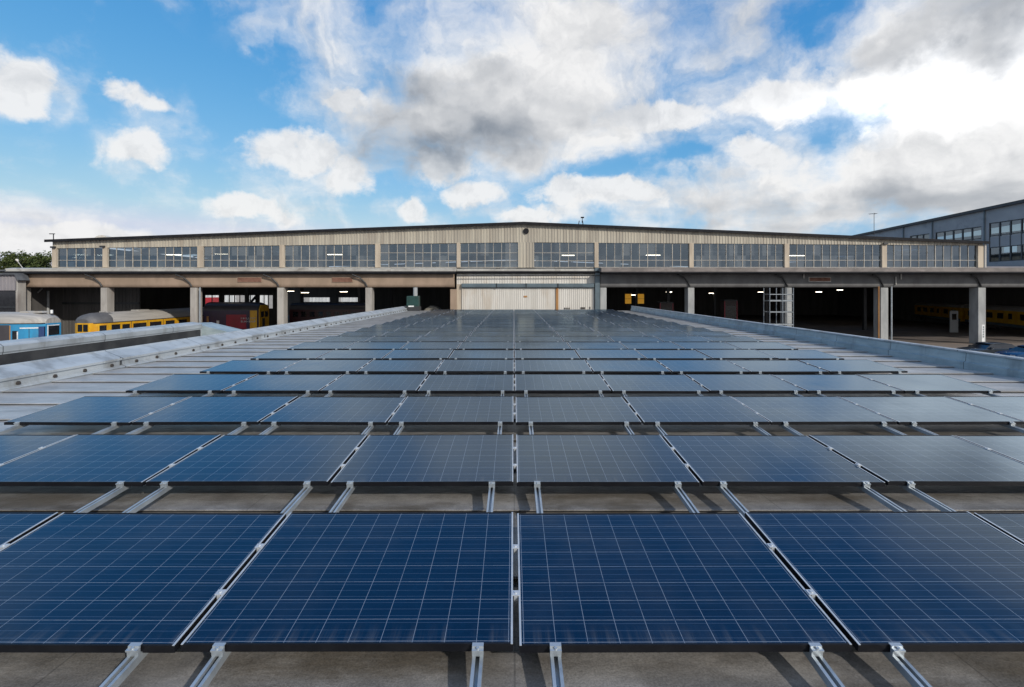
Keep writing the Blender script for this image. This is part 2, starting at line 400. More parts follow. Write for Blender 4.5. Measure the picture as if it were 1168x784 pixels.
# bolts on the inner face
bm_ = MB(); bm_.tube([(0, 0, 0), (.025, 0, 0)], .042, 10); bm_.tube([(.025, 0, 0), (.045, 0, 0)], .022, 8)
b0 = None
k = 0
yy = 8.9
while yy < 45:
    if b0 is None: b = b0 = bm_.build('bolt', M['bolt'])
    else: b = b0.copy(); COL.objects.link(b)
    b.location = (XL + .001, yy, RZ + .17)
    under(b, par_l)
    yy += .75 + .03 * math.sin(k * 2.1); k += 1
# steel straps hanging over the inner face
for ys in (8.05, 9.15, 12.15, 19.2):
    s_ = MB(); s_.box(XL + .002, XL + .012, ys, ys + .035, RZ + .02, RZ + .33)
    under(s_.build('strap', M['lead']), par_l)
# gutter and outer upstand, which stops about 20 m out and turns back
YE = 20.0
gt = MB(); gt.box(-12.7, XL - .47, Y0, YE - .1, 3.28, 3.34)
under(gt.build('gutter', M['gutter']), shed)
u = MB()
u.prism([(-12.72, 3.3), (-12.72, RZ + .42), (-12.70, RZ + .46), (-12.70, RZ + .60), (-12.78, RZ + .66), (-13.10, RZ + .70), (-13.14, RZ + .68), (-13.12, 3.3)][::-1], Y0, YE, mi=0)
ups = under(u.build('outer_upstand', M['galv'], label='outer pale metal upstand beyond the dark gutter'), shed)
lin = MB(); lin.prism([(-12.716, 3.32), (-12.716, RZ + .40), (-12.68, RZ + .40), (-12.68, 3.32)], Y0, YE - .12)  # dark strip over the lower part of the inner face
under(lin.build('dark_face', M['gutter']), ups)
e = MB()
tp = [(-13.12, YE + .003, RZ + .66), (XL - .48, YE + .003, RZ - .06), (XL - .48, YE + 1.3, RZ - .08), (-13.12, YE + 1.3, RZ + .60)]
e.add(tp + [(p[0], p[1], 3.3) for p in tp], [(0, 1, 2, 3), (4, 7, 6, 5), (0, 4, 5, 1), (1, 5, 6, 2), (2, 6, 7, 3), (3, 7, 4, 0)])
under(e.build('return_flashing', M['galv_blue']), ups)
w = MB()
w.box(XL - .42, 11.35, Y0 + .1, Y0 + .4, 0, 3.32); w.box(XL - .42, 11.35, Y1 - .35, Y1 - .05, 0, 3.32)
under(w.build('end_wall', M['render']), shed)
w = MB(); w.box(11.05, 11.35, Y0 + .4, Y1 - .35, 0, 3.32); under(w.build('side_wall', M['render']), shed)
w = MB(); w.box(-13.05, -12.75, Y0 + .1, YE - .1, 0, 3.32); under(w.build('side_wall', M['render']), shed)
w = MB(); w.box(XL - .42, XL - .12, Y0 + .4, Y1 - .35, 0, 3.32); under(w.build('side_wall', M['render']), shed)

# ------------------------------------------------------------------ solar panels
PW, PD, PT, PP = 1.640, 1.195, .040, 1.672
TILT = R(5.8)
def row_tilt(i): return R(5.4) if i == 0 else R(3.5)
def row_near(i): return NEAR + (0 if i == 0 else .020)
NEAR = CZ - 1.785              # underside line of the near edge; the glass lies about 1.75 m below the eye
def panel_mat():
    m = bpy.data.materials.new('solar_cells'); m.use_nodes = True; t = m.node_tree; p = t.nodes['Principled BSDF']
    co = N(t, 'ShaderNodeTexCoord').outputs['Object']
    sp = N(t, 'ShaderNodeSeparateXYZ'); t.links.new(co, sp.inputs[0])
    mg = .022
    cw, ch = (PW - 2 * mg) / 10, (PD - 2 * mg) / 8
    u = mth(t, 'DIVIDE', mth(t, 'SUBTRACT', sp.outputs[0], mg), cw)
    v = mth(t, 'DIVIDE', mth(t, 'SUBTRACT', sp.outputs[1], mg), ch)
    def line(c, size, wd):
        fr = mth(t, 'FRACT', c)
        return mth(t, 'GREATER_THAN', mth(t, 'ABSOLUTE', mth(t, 'SUBTRACT', fr, .5)), .5 - wd / size / 2)
    lu, lv = line(u, cw, .0030), line(v, ch, .0032)
    ln = mth(t, 'MAXIMUM', lu, lv)
    bus = line(mth(t, 'ADD', mth(t, 'MULTIPLY', v, 3), .5), ch / 3, .0035)
    cmb = N(t, 'ShaderNodeCombineXYZ')
    t.links.new(mth(t, 'FLOOR', u), cmb.inputs[0]); t.links.new(mth(t, 'FLOOR', v), cmb.inputs[1])
    oi = N(t, 'ShaderNodeObjectInfo')
    t.links.new(mth(t, 'MULTIPLY', oi.outputs['Random'], 57.3), cmb.inputs[2])
    wn = N(t, 'ShaderNodeTexWhiteNoise'); t.links.new(cmb.outputs[0], wn.inputs[0])
    cell = mixc(t, wn.outputs[0], (.0003, .0034, .0085), (.0009, .0072, .0205))
    cell = mixc(t, mth(t, 'MULTIPLY', oi.outputs['Random'], .55), cell, (.002, .005, .014))
    # crystal grain and faint streaks along the bus bars
    gsv = vmth(t, 'MULTIPLY', co, (3, 60, 1))
    gs = smooth(t, noise(t, gsv, 1.4, 5, .6), .35, .7)
    cell = mixc(t, mth(t, 'MULTIPLY', gs, .55), cell, (.002, .012, .031))
    cell = mixc(t, mth(t, 'MULTIPLY', bus, .20), cell, (.16, .24, .38))
    col = mixc(t, mth(t, 'MULTIPLY', ln, .52), cell, (.33, .39, .47))
    fv = N(t, 'ShaderNodeTexVoronoi'); fv.inputs['Scale'].default_value = 34.0; t.links.new(co, fv.inputs['Vector'])
    fs = N(t, 'ShaderNodeSeparateColor'); t.links.new(fv.outputs['Color'], fs.inputs[0])
    col = mixc(t, mth(t, 'MULTIPLY', smooth(t, fs.outputs[0], .55, 1.0), .30), col, (.003, .015, .038))
    # dust film
    dn = smooth(t, noise(t, vmth(t, 'ADD', co, vmth(t, 'SCALE', oi.outputs['Location'], 1.0)), 1.1, 7, .62), .40, .8)
    col = mixc(t, mth(t, 'MULTIPLY', dn, .045), col, (.30, .29, .27))
    # grime gathered along the lower frame, run-down streaks and a few droppings
    low = smooth(t, sp.outputs[1], .16, .01)
    st = smooth(t, noise(t, vmth(t, 'ADD', vmth(t, 'MULTIPLY', co, (22, 1.2, 1)), oi.outputs['Location']), 1.0, 5, .6), .45, .75)
    col = mixc(t, mth(t, 'MULTIPLY', mth(t, 'MULTIPLY', low, st), .16), col, (.26, .25, .22))
    vo = N(t, 'ShaderNodeTexVoronoi'); vo.inputs['Scale'].default_value = 5.0
    t.links.new(vmth(t, 'ADD', vmth(t, 'ADD', co, oi.outputs['Location']), vmth(t, 'SCALE', noise(t, co, 30, 3, .6, out=1), .04)), vo.inputs['Vector'])
    vsep = N(t, 'ShaderNodeSeparateColor'); t.links.new(vo.outputs['Color'], vsep.inputs[0])
    sz = mth(t, 'MULTIPLY', mth(t, 'SUBTRACT', vsep.outputs[0], .90), .45)
    spot = mth(t, 'LESS_THAN', vo.outputs['Distance'], sz)
    col = mixc(t, mth(t, 'MULTIPLY', spot, .45), col, (.45, .45, .42))
    t.links.new(col, p.inputs['Base Color'])
    p.inputs['Roughness'].default_value = .6; p.inputs['Specular IOR Level'].default_value = 0.0
    gls = N(t, 'ShaderNodeBsdfGlossy'); gls.inputs[0].default_value = (.70, .86, 1.0, 1)
    t.links.new(mth(t, 'ADD', .13, mth(t, 'MULTIPLY', dn, .10)), gls.inputs['Roughness'])
    b = N(t, 'ShaderNodeBump'); b.inputs['Strength'].default_value = .10; b.inputs['Distance'].default_value = .02
    t.links.new(noise(t, vmth(t, 'ADD', co, oi.outputs['Location']), 1.6, 2, .4), b.inputs['Height'])
    t.links.new(b.outputs[0], gls.inputs['Normal'])
    fr = N(t, 'ShaderNodeFresnel'); fr.inputs[0].default_value = 1.72; t.links.new(b.outputs[0], fr.inputs['Normal'])
    mx = N(t, 'ShaderNodeMixShader'); t.links.new(fr.outputs[0], mx.inputs[0]); t.links.new(p.outputs[0], mx.inputs[1]); t.links.new(gls.outputs[0], mx.inputs[2])
    out = [n for n in t.nodes if n.type == 'OUTPUT_MATERIAL'][0]; t.links.new(mx.outputs[0], out.inputs[0])
    return m
M['cells'] = panel_mat()
def make_panel():
    e = empty('solar_panel')
    fw = .012
    f = MB()
    f.box(0, fw, 0, PD, 0, PT - .003, 1); f.box(PW - fw, PW, 0, PD, 0, PT - .003, 1)
    f.box(.0005, fw - .001, .0, PD, PT - .003, PT, 0); f.box(PW - fw + .001, PW - .0005, .0, PD, PT - .003, PT, 0)
    f.box(fw, PW - fw, 0, .010, 0, PT - .001, 1); f.box(fw, PW - fw, PD - .010, PD, 0, PT - .001, 1)
    f.build('frame', [M['alu'], M['blackalu']], e)
    gl = MB(); gl.box(fw, PW - fw, .010, PD - .010, .012, PT - .004)
    gl.build('glass', M['cells'], e)
    return e
def make_clamp():
    c = MB(); c.box(-.022, .022, -.020, .020, PT + .001, PT + .006); c.box(-.010, .010, -.020, .020, PT - .03, PT + .001)
    c.tube([(0, 0, PT + .006), (0, 0, PT + .012)], .009, 8)
    return c
ORD = ['front', 'second', 'third', 'fourth', 'fifth', 'sixth', 'seventh', 'eighth', 'ninth', 'tenth', 'eleventh', 'twelfth', 'thirteenth',
       'fourteenth', 'fifteenth', 'sixteenth', 'seventeenth', 'eighteenth', 'nineteenth', 'twentieth']
NTH = ['first', 'second', 'third', 'fourth', 'fifth']
def rowname(i, n): 
    return 'front row' if i == 0 else ('farthest row' if i == n - 1 else ORD[i] + ' row from the front')
NR = 20
SEAMX = 0.012
proto = make_panel()
used = False
cl0 = None
def project(x, y, z): return VX + F * x / y, VY + F * (CZ - z) / y
rp = random.Random(5)
for i in range(NR):
    yn = ROW0 + PITCH_Y * i
    for j in range(-4, 5):
        x0 = SEAMX + j * PP + (PP - PW) / 2
        cs = [project(x0 + a * PW, yn + b * PD, NEAR + b * .13)[0] for a in (0, 1) for b in (0, 1)]
        if max(cs) < -15 or min(cs) > 1183: continue
        if not used: p = proto; used = True
        else: p = copy_tree(proto)
        for ch in list(p.children):
            if ch.name.split('.')[0] == 'clamp': bpy.data.objects.remove(ch)
        p.location = (x0, yn + rp.uniform(-.008, .008), row_near(i) + rp.uniform(-.004, .004))
        p.rotation_euler = (row_tilt(i) + R(rp.uniform(-.3, .3)), R(rp.uniform(-.22, .22)), R(rp.uniform(-.12, .12)))
        side = f'{NTH[j]} right' if j >= 0 else f'{NTH[-j - 1]} left'
        tag(p, f'blue solar panel {side} of the centre seam in the {rowname(i, NR)}', 'solar panel', 'solar panels in rows on the roof')
        if i < 5 and j > -4:
            for t_ in (.30, .66):
                if cl0 is None: c = cl0 = make_clamp().build('clamp', M['alu'], p)
                else: c = cl0.copy(); COL.objects.link(c); c.parent = p
                c.location = (-(PP - PW) / 2, PD * t_, 0)
# ------------------------------------------------------------------ mounting rails
def make_rail():
    e = empty('mounting_rail')
    m = MB()
    h, wd, th = .042, .052, .008
    y0, y1 = -.80, 1.12
    # an open channel: base, two walls, two lips
    m.box(-wd / 2, wd / 2, y0, y1, -h, -h + th)
    m.box(-wd / 2, -wd / 2 + th, y0, y1, -h + th, -.001); m.box(wd / 2 - th, wd / 2, y0, y1, -h + th, -.001)
    m.box(-wd / 2 + th, -wd / 2 + th + .008, y0, y1, -.009, -.001); m.box(wd / 2 - th - .008, wd / 2 - th, y0, y1, -.009, -.001)
    m.build('channel', M['steel'], e)
    c = MB(); c.box(-.028, .028, -.022, -.006, -.001, PT - .012); c.box(-.028, .028, -.030, -.004, PT - .012, PT - .004); c.box(-.028, .028, -.012, .010, PT + .001, PT + .005); c.box(-.028, .028, -.012, -.004, PT - .004, PT + .001); c.tube([(0, -.019, PT - .004), (0, -.019, PT + .004)], .008, 8)
    c.build('end_clamp', M['steel'], e)
    ft = MB(); ft.box(-.045, .045, -.79, -.70, -.054, -h - .001); ft.box(-.07, .07, -.80, -.68, -.062, -.054)
    ft.build('foot', M['steel'], e)
    return e
rproto = make_rail(); rused = False
for i in range(9):
    yn = ROW0 + PITCH_Y * i
    for j in range(-4, 6):
        for sgn in (-1, 1):
            if (j == -4 and sgn < 0) or (j == 5 and sgn > 0): continue
            x0 = SEAMX + j * PP + sgn * .20
            qx = [project(x0, yn - .03, NEAR)[0], project(x0, yn - .78, NEAR - .1)[0]]
            if yn - .78 > 2 and (max(qx) < 0 or min(qx) > 1168): continue
            if yn - .78 <= 2 and (qx[0] < 0 or qx[0] > 1168): continue
            rl = rproto if not rused else copy_tree(rproto); rused = True
            rl.location = (x0 + rp.uniform(-.012, .012), yn, row_near(i) - .002); rl.rotation_euler = (row_tilt(i), 0, 0)
            lr = 'left' if sgn < 0 else 'right'
            if j == 0: seam = 'the centre seam'
            elif j < 0: seam = f'the {NTH[-j - 1]} seam left of centre' if j > -4 else 'the left end'
            else: seam = f'the {NTH[j - 1]} seam right of centre' if j < 5 else 'the right end'
            rn = 'front panel row' if i == 0 else ORD[i] + ' panel row'
            if j in (-4, 5): tag(rl, f'steel rail at {seam} of the {rn}', 'rail', 'mounting rails under the panels')
            else: tag(rl, f'steel rail under the {rn}, {lr} of {seam}', 'rail', 'mounting rails under the panels')

# ------------------------------------------------------------------ railway depot
YF = 52.0
K = YF / F
def fx(px): return (px - VX) * K
def fz(py): return CZ + (VY - py) * K
depot = empty('railway_depot', (0, YF, 0))
tag(depot, 'long railway depot with a shallow cream gable, clerestory windows and dark open bays', 'building')
def dp(mb, name, m, parent=None, bevel=0, label=None):
    return under(mb.build(name, m, None, bevel, label), parent or depot)
def corr(mb, x0, x1, zb, zt, y, depth=.045, pitch=.31, back=.08):
    """vertical trapezoid ribs facing -y between x0 and x1; zb, zt are functions of x"""
    n = max(2, int((x1 - x0) / pitch)); st = (x1 - x0) / n
    pts = []
    for i in range(n):
        a = x0 + i * st
        pts += [(a, 0), (a + st * .55, 0), (a + st * .65, -depth), (a + st * .90, -depth)]
    pts.append((x1, 0))
    vs = [(p[0], y + p[1], zb(p[0])) for p in pts] + [(p[0], y + p[1], zt(p[0])) for p in pts]
    m = len(pts)
    mb.add(vs, [(i, i + 1, m + i + 1, m + i) for i in range(m - 1)])
    mb.add([(x0, y + back, zb(x0)), (x1, y + back, zb(x1)), (x1, y + back, zt(x1)), (x0, y + back, zt(x0))], [(0, 3, 2, 1)])
    return mb
XA, XB, XC = fx(60), fx(597), fx(1121)
ZA, ZB, ZC = fz(275.5), fz(255.5), fz(277.5)
def ztop(x): return ZA + (ZB - ZA) * (x - XA) / (XB - XA) if x < XB else ZB + (ZC - ZB) * (x - XB) / (XC - XB)
def zhead(x):
    h = fz(276.6)
    return h + (fz(283.5) - h) * (x - XB) / (XA - XB) if x < XB else h + (fz(280.2) - h) * (x - XB) / (XC - XB)
SILL = fz(305.5)
for (a, b) in ((XA, XB), (XB, XC)):
    mb = corr(MB(), a, b, zhead, lambda x: ztop(x) - .02, YF)
    dp(mb, 'gable_cladding', M['clad'])
YB = 112.0
# roof: two slopes, black edge in front
M['added_rooflight'] = glass('added_rooflight_glass', (.75, .77, .77), .02, .05)  # glazed roof strips added out of view, to let daylight into the dark depot
YS = [(YF - .35, 60, 0), (60, 63.5, 1), (63.5, 72, 0), (72, 75.5, 1), (75.5, 86, 0), (86, 89.5, 1), (89.5, YB, 0)]
for (a, b) in ((XA - .5, XB), (XB, XC + .4)):
    za, zb_ = ztop(a), ztop(b)
    mb = MB(); rg = MB()
    for (ya, yb_, gl_) in YS:
        if gl_: rg.add([(a, ya, za + .06), (b, ya, zb_ + .06), (b, yb_, zb_ + .06), (a, yb_, za + .06)], [(0, 1, 2, 3)]); continue
        mb.add([(a, ya, za), (b, ya, zb_), (b, yb_, zb_), (a, yb_, za), (a, ya, za + .12), (b, ya, zb_ + .12), (b, yb_, zb_ + .12), (a, yb_, za + .12)],
               [(0, 3, 2, 1), (4, 5, 6, 7), (0, 1, 5, 4), (2, 3, 7, 6), (0, 4, 7, 3), (1, 2, 6, 5)])
    rf = dp(mb, 'roof', M['inroof'])
    under(rg.build('added_rooflight', M['added_rooflight']), rf)
    mb = MB()
    mb.add([(a, YF - .42, za - .10), (b, YF - .42, zb_ - .10), (b, YF - .42, zb_ + .17), (a, YF - .42, za + .17), (a, YF - .352, za - .10), (b, YF - .352, zb_ - .10), (b, YF - .352, zb_ + .17), (a, YF - .352, za + .17)],
           [(0, 1, 2, 3), (4, 7, 6, 5), (0, 4, 5, 1), (3, 2, 6, 7), (0, 3, 7, 4), (1, 5, 6, 2)])
    dp(mb, 'roof_edge', M['edge'], rf)
PIL = [(60, 65), (117.6, 122.8), (225.5, 231.7), (319, 324.5), (428, 433.6), (521, 525), (591, 609), (678, 682.5), (786, 791), (894.5, 900), (1005.4, 1011), (1114.6, 1124)]
for (a, b) in PIL:
    xa, xb = fx(a), fx(b)
    if b - a > 12:
        mb = corr(MB(), xa, xb, lambda x: SILL, lambda x: zhead(x) + .0, YF - .03, .05, .32)
        dp(mb, 'wall_panel', M['clad'])
    else:
        mb = MB(); mb.box(xa, xb, YF - .10, YF + .25, SILL, min(zhead(xa), zhead(xb)) + .05)
        dp(mb, 'pilaster', M['pil'], bevel=.02)
dpp = MB(); dpp.tube([(XC + .12, YF - .12, ZC - .1), (XC + .12, YF - .12, SILL - .2)], .10, 8); dp(dpp, 'downpipe', M['white'])
# small bracket boxes at pilaster heads
for q in (1008, 62, 118):
    mb = MB(); mb.box(fx(q - 2), fx(q + 3), YF - .30, YF - .11, zhead(fx(q)) + .02, zhead(fx(q)) + .20); dp(mb, 'pilaster_cap', M['lead'])
for i in range(len(PIL) - 1):
    xa, xb = fx(PIL[i][1]), fx(PIL[i + 1][0])
    w0 = MB()
    w0.add([(xa, YF + .12, SILL + .02), (xb, YF + .12, SILL + .02), (xb, YF + .12, zhead(xb) - .005), (xa, YF + .12, zhead(xa) - .005)], [(0, 1, 2, 3)])
    win = dp(w0, 'window', M['glass'])
    fr = MB()
    n = max(3, round((xb - xa) / .90))
    for k in range(n + 1):
        x = xa + (xb - xa) * k / n
        wd = .05 if k % 3 else .07
        fr.box(x - wd / 2 if k else x, x + wd / 2 if k < n else x, YF + .06, YF + .15, SILL, zhead(x) - .004)
    trs = [fz(297.0)] if i not in (4, 5, 6) else [fz(297.6), fz(288.5)]
    for z in trs:
        st = (xb - xa) / n
        for k in range(n):
            fr.box(xa + k * st + .03, xa + (k + 1) * st - .03, YF + .075, YF + .14, z - .025, z + .025)
    fr.box(xa + .03, xb - .03, YF + .05, YF + .16, SILL + .0, SILL + .07)
    under(fr.build('frame', M['frame']), win)
rw = random.Random(21)
M['inner_pale'] = mat('inner_pale', (.48, .50, .50), (.38, .40, .40), 2, rough=.6)
M['inner_brown'] = mat('inner_brown', (.20, .14, .10), (.15, .10, .07), 2, rough=.7)
M['inner_grey'] = mat('inner_grey', (.22, .24, .26), (.16, .175, .19), 2, rough=.6)
for (a, b, za, zb_, Y, mm) in [(209, 223, 305.4, 297, 52.7, 'inner_pale'), (527, 566, 305.4, 301, 52.7, 'inner_pale'), (570, 589, 305.4, 302, 52.8, 'inner_pale'), (104, 112, 305.4, 298, 52.9, 'inner_brown'), (76, 84, 305.4, 299, 53, 'inner_pale'),
        (462, 472, 305.4, 297, 53, 'inner_grey'), (497, 508, 305.4, 294, 53, 'inner_grey'), (700, 708, 305.4, 297, 52.9, 'inner_pale')] + [
        (q, q + rw.uniform(6, 26), 305.4, rw.uniform(293, 302), rw.uniform(52.8, 55.5), rw.choice(['inner_pale', 'inner_brown', 'inner_grey', 'inner_grey'])) for q in [rw.uniform(128, 1085) for _ in range(26)]]:
    if any(PIL[k][0] - 2 < q_ < PIL[k][1] + 2 for k in range(len(PIL)) for q_ in (a, b)) or any(a < PIL[k][0] < b for k in range(len(PIL))): continue
    mb = MB(); mb.box(PX(a, Y), PX(b, Y), Y, Y + .25, SILL - .3, PZ(zb_, Y)); dp(mb, 'inner_panel', M[mm])
for (a, b, py, Y, r_) in ((128, 224, 288, 57, .16), (326, 426, 286, 59, .14), (612, 676, 287.5, 57.5, .15), (795, 892, 286.5, 58, .17), (902, 1003, 288, 57, .13)):
    mb = MB(); mb.tube([(PX(a, Y), Y, PZ(py, Y)), (PX(b, Y), Y, PZ(py + .6, Y))], r_, 10); dp(mb, 'duct', M['steel'])
# canopy / eaves in front
def eaves(a, b, dpt, m_f, tops=(305.6, 310.2), gut=(310.2, 313.2), name='eaves'):
    xa, xb = fx(a), fx(b)
    mb = MB()
    zf0, zf1 = fz(tops[1]), fz(tops[0])
    mb.prism([(YF - dpt, zf0), (YF - dpt, zf1 - .12), (YF - .02, zf1 - .01), (YF + .25, zf1 - .01), (YF + .25, zf0 + .05)], xa, xb, 'x')
    ev = dp(mb, 'eaves', m_f)
    g_ = MB(); zg0, zg1 = fz(gut[1]), fz(gut[0])
    g_.prism([(YF - dpt + .04, zg1 - .005), (YF - dpt - .18, zg1 + .02), (YF - dpt - .20, zg0 + .08), (YF - dpt - .10, zg0), (YF - dpt + .04, zg0)], xa, xb, 'x')
    under(g_.build('gutter', M['edge']), ev)
eaves(14, 521, .75, M['fascia'])
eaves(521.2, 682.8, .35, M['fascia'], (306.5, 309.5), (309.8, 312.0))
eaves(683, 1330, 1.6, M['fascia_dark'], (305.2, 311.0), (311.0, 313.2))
# concrete beams under the eaves, rounded underside
def beam(a, b, m):
    xa, xb = fx(a), fx(b); zt, zb_ = fz(313), fz(328.2)
    mb = MB(); mb.prism([(YF - .35, zt), (YF - .35, zb_ + .30), (YF - .28, zb_ + .10), (YF - .10, zb_), (YF + .30, zb_), (YF + .30, zt)], xa, xb, 'x')
    return dp(mb, 'beam', m)
LC = [25.5, 121.5, 223, 321.5, 421.5]
RC = [687.5, 787, 897.5, 1006, 1116.5, 1228]
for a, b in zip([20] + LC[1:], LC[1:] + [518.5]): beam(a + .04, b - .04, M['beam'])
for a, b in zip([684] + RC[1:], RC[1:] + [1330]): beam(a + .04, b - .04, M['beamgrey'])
for q in LC:
    mb = MB(); mb.box(fx(q - 3.6), fx(q + 3.6), YF - .36, YF + .62, 0, fz(328.3)); c = dp(mb, 'column', M['colu'], bevel=.03)
    mb = MB(); mb.box(fx(q - 4.2), fx(q + 4.2), YF - .40, YF + .66, 0.0, .5); under(mb.build('base', M['colu']), c)
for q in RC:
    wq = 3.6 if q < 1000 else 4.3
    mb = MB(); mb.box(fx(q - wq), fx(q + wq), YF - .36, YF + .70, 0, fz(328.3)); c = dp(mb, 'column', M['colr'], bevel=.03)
for q in LC[1:] + RC[1:5]:   # curved braces from the canopy edge back to the column head
    mb = MB(); sgn = -1
    pts = [(fx(q - 17), YF - .8, fz(313.6)), (fx(q - 9), YF - .65, fz(317)), (fx(q - 3.5), YF - .45, fz(323)), (fx(q - 1.5), YF - .40, fz(327))]
    mb.tube(pts, .085, 6); dp(mb, 'brace', M['lead'])
for (a, b, m) in ((273, 301, 0), (380, 404, 0), (920, 945, 1)):
    x0, x1 = fx(a), fx(b); z0, z1 = fz(322.6 if not m else 321.6), fz(316.2)
    mb = MB(); mb.box(x0, x1, YF - .40, YF - .352, z0, z1)
    lv = dp(mb, 'louvre_vent', M['beam'] if not m else M['fascia'])
    for k in range(4):
        zz = z0 + .06 + (z1 - z0 - .12) * k / 4
        s_ = MB(); s_.add([(x0 + .06, YF - .405, zz), (x1 - .06, YF - .405, zz), (x1 - .06, YF - .47, zz + .03), (x0 + .06, YF - .47, zz + .03), (x0 + .06, YF - .405, zz + .10), (x1 - .06, YF - .405, zz + .10)],
              [(0, 1, 2, 3), (3, 2, 5, 4), (0, 4, 5, 1), (0, 3, 4), (1, 5, 2)])
        under(s_.build('slat', M['louvre']), lv)
# pipes on the right columns
for q, m, top in ((998.5, 'rust', 327), (1013.2, 'steel', 327), (231.2, 'steel', 328)):
    mb = MB(); mb.tube([(fx(q), YF - .45, 0), (fx(q), YF - .45, fz(top))], .075, 8); dp(mb, 'downpipe', M[m])
for q, za, zb_ in ((1024, 310, 319), (914, 311, 318), (1018, 316, 325)):
    mb = MB(); mb.tube([(fx(q), YF - .45, fz(za)), (fx(q), YF - .45, fz(zb_))], .07, 6); dp(mb, 'downpipe', M['fascia'])
# centre block: cladding above, sliding doors below
dz = lambda v: (lambda x: v)
mb = corr(MB(), fx(521), fx(683), dz(fz(324.4)), dz(fz(312.4)), YF - .05, .04, .27); dp(mb, 'wall_panel', M['white'], label='stained off-white cladding above the sliding doors')
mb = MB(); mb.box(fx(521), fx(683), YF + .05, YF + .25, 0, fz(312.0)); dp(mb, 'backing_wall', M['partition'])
mb = MB(); mb.box(fx(521), fx(526.8), YF - .12, YF + .049, 0, fz(324.5)); dp(mb, 'door_post', M['pil'])
mb = MB(); mb.box(fx(514), fx(520.9), YF - .30, YF + .3, 0, fz(330)); dp(mb, 'side_panel', M['beam'], label='narrow brown panel beside the sliding doors')
tk = MB(); tk.prism([(YF - .42, fz(328.2)), (YF - .46, fz(327.6)), (YF - .46, fz(324.6)), (YF - .36, fz(323.6)), (YF - .12, fz(323.6)), (YF - .12, fz(328.2))], fx(527), fx(677), 'x')
tko = dp(tk, 'door_track', M['steelblue'])
for q in (566.5, 600, 636):
    mb = MB(); mb.box(fx(q - .5), fx(q + .5), YF - .50, YF - .462, fz(328.6), fz(323.4)); under(mb.build('bracket', M['edge']), tko)
for (a, b) in ((527.5, 633.6), (636.9, 677.5)):
    mb = corr(MB(), fx(a), fx(b), dz(.05), dz(fz(328.4)), YF - .18, .035, .20)
    dr = dp(mb, 'sliding_door', M['white'])
    ed = MB(); ed.box(fx(a) - .04, fx(a) + .04, YF - .235, YF - .10, .05, fz(328.4)); under(ed.build('stile', M['white']), dr)
mb = MB(); mb.box(fx(633.8), fx(636.7), YF - .30, YF - .12, 0, fz(324)); dp(mb, 'door_stop', M['rust'], label='rusty orange vertical post between the sliding doors')
mb = MB(); mb.box(fx(597.3), fx(601.2), YF - .232, YF - .222, fz(339.4), fz(337.4)); dp(mb, 'rust_plate', M['rust'])
mb = MB(); mb.box(fx(678), fx(683.2), YF - .50, YF - .06, 0, fz(306)); dp(mb, 'corner_post', M['steelblue'])
mb = MB(); mb.tube([(fx(521), YF - .5, fz(315.2)), (fx(683), YF - .5, fz(314.6))], .05, 6); dp(mb, 'cable_pipe', M['lead'])
for (a, b, y0_, y1_) in ((643.3, 644.7, 352.6, 351), (645.8, 647.2, 352.6, 351), (648.3, 649.7, 352.6, 351), (662, 667, 352.5, 350.5), (672, 673, 352.5, 350)):
    mb = MB(); mb.box(fx(a), fx(b), YF - .26, YF - .216, fz(y0_), fz(y1_)); dp(mb, 'latch', M['bolt'])
# round vent in the gable
mb = MB(); cx_, cz_ = fx(600), fz(263.8)
mb.tube([(cx_, YF - .16, cz_), (cx_, YF - .02, cz_)], .30, 20); dp(mb, 'round_vent', M['edge'])
# side, back and inside
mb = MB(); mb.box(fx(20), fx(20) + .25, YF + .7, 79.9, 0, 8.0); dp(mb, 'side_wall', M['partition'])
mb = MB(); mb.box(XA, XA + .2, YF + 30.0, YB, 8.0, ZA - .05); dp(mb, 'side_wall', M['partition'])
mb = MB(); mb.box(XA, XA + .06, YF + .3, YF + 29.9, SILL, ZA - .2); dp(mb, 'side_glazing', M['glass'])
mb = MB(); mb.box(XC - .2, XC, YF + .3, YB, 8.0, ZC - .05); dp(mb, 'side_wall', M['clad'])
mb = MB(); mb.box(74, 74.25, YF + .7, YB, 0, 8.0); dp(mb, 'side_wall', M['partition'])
# aisle roofs
mb = MB(); mb.add([(-56.0, 51.0, fz(309)), (XA, 51.6, fz(306.5)), (XA, YB, 11.0), (-56.0, YB, 9.2)], [(0, 1, 2, 3)])
mb.add([(-56.0, 51.0, fz(309) - .15), (XA, 51.6, fz(306.5) - .15), (XA, YB, 10.85), (-56.0, YB, 9.05)], [(0, 3, 2, 1)])
mb.add([(-56.0, 51.0, fz(309)), (XA, 51.6, fz(306.5)), (-56.0, 51.0, fz(309) - .15), (XA, 51.6, fz(306.5) - .15)], [(0, 2, 3, 1)])
dp(mb, 'aisle_roof', M['slate'])
mb = MB(); rg = MB()
for (ya, yb_, gl_) in ((YF + .26, 57, 0), (57, 62, 1), (62, 70, 0), (70, 75, 1), (75, YB, 0)):
    if gl_: rg.box(XC + .02, 58.9, ya + .01, yb_ - .01, 8.08, 8.10); continue  # unseen glazed strips, added to brighten the right bays
    mb.box(XC + .02, 58.9, ya, yb_, 8.0, 8.2)
mb.box(58.92, 76, YF + .26, YB, 8.0, 8.2)
ar = dp(mb, 'aisle_roof', M['mauve']); under(rg.build('added_rooflight', M['added_rooflight']), ar)
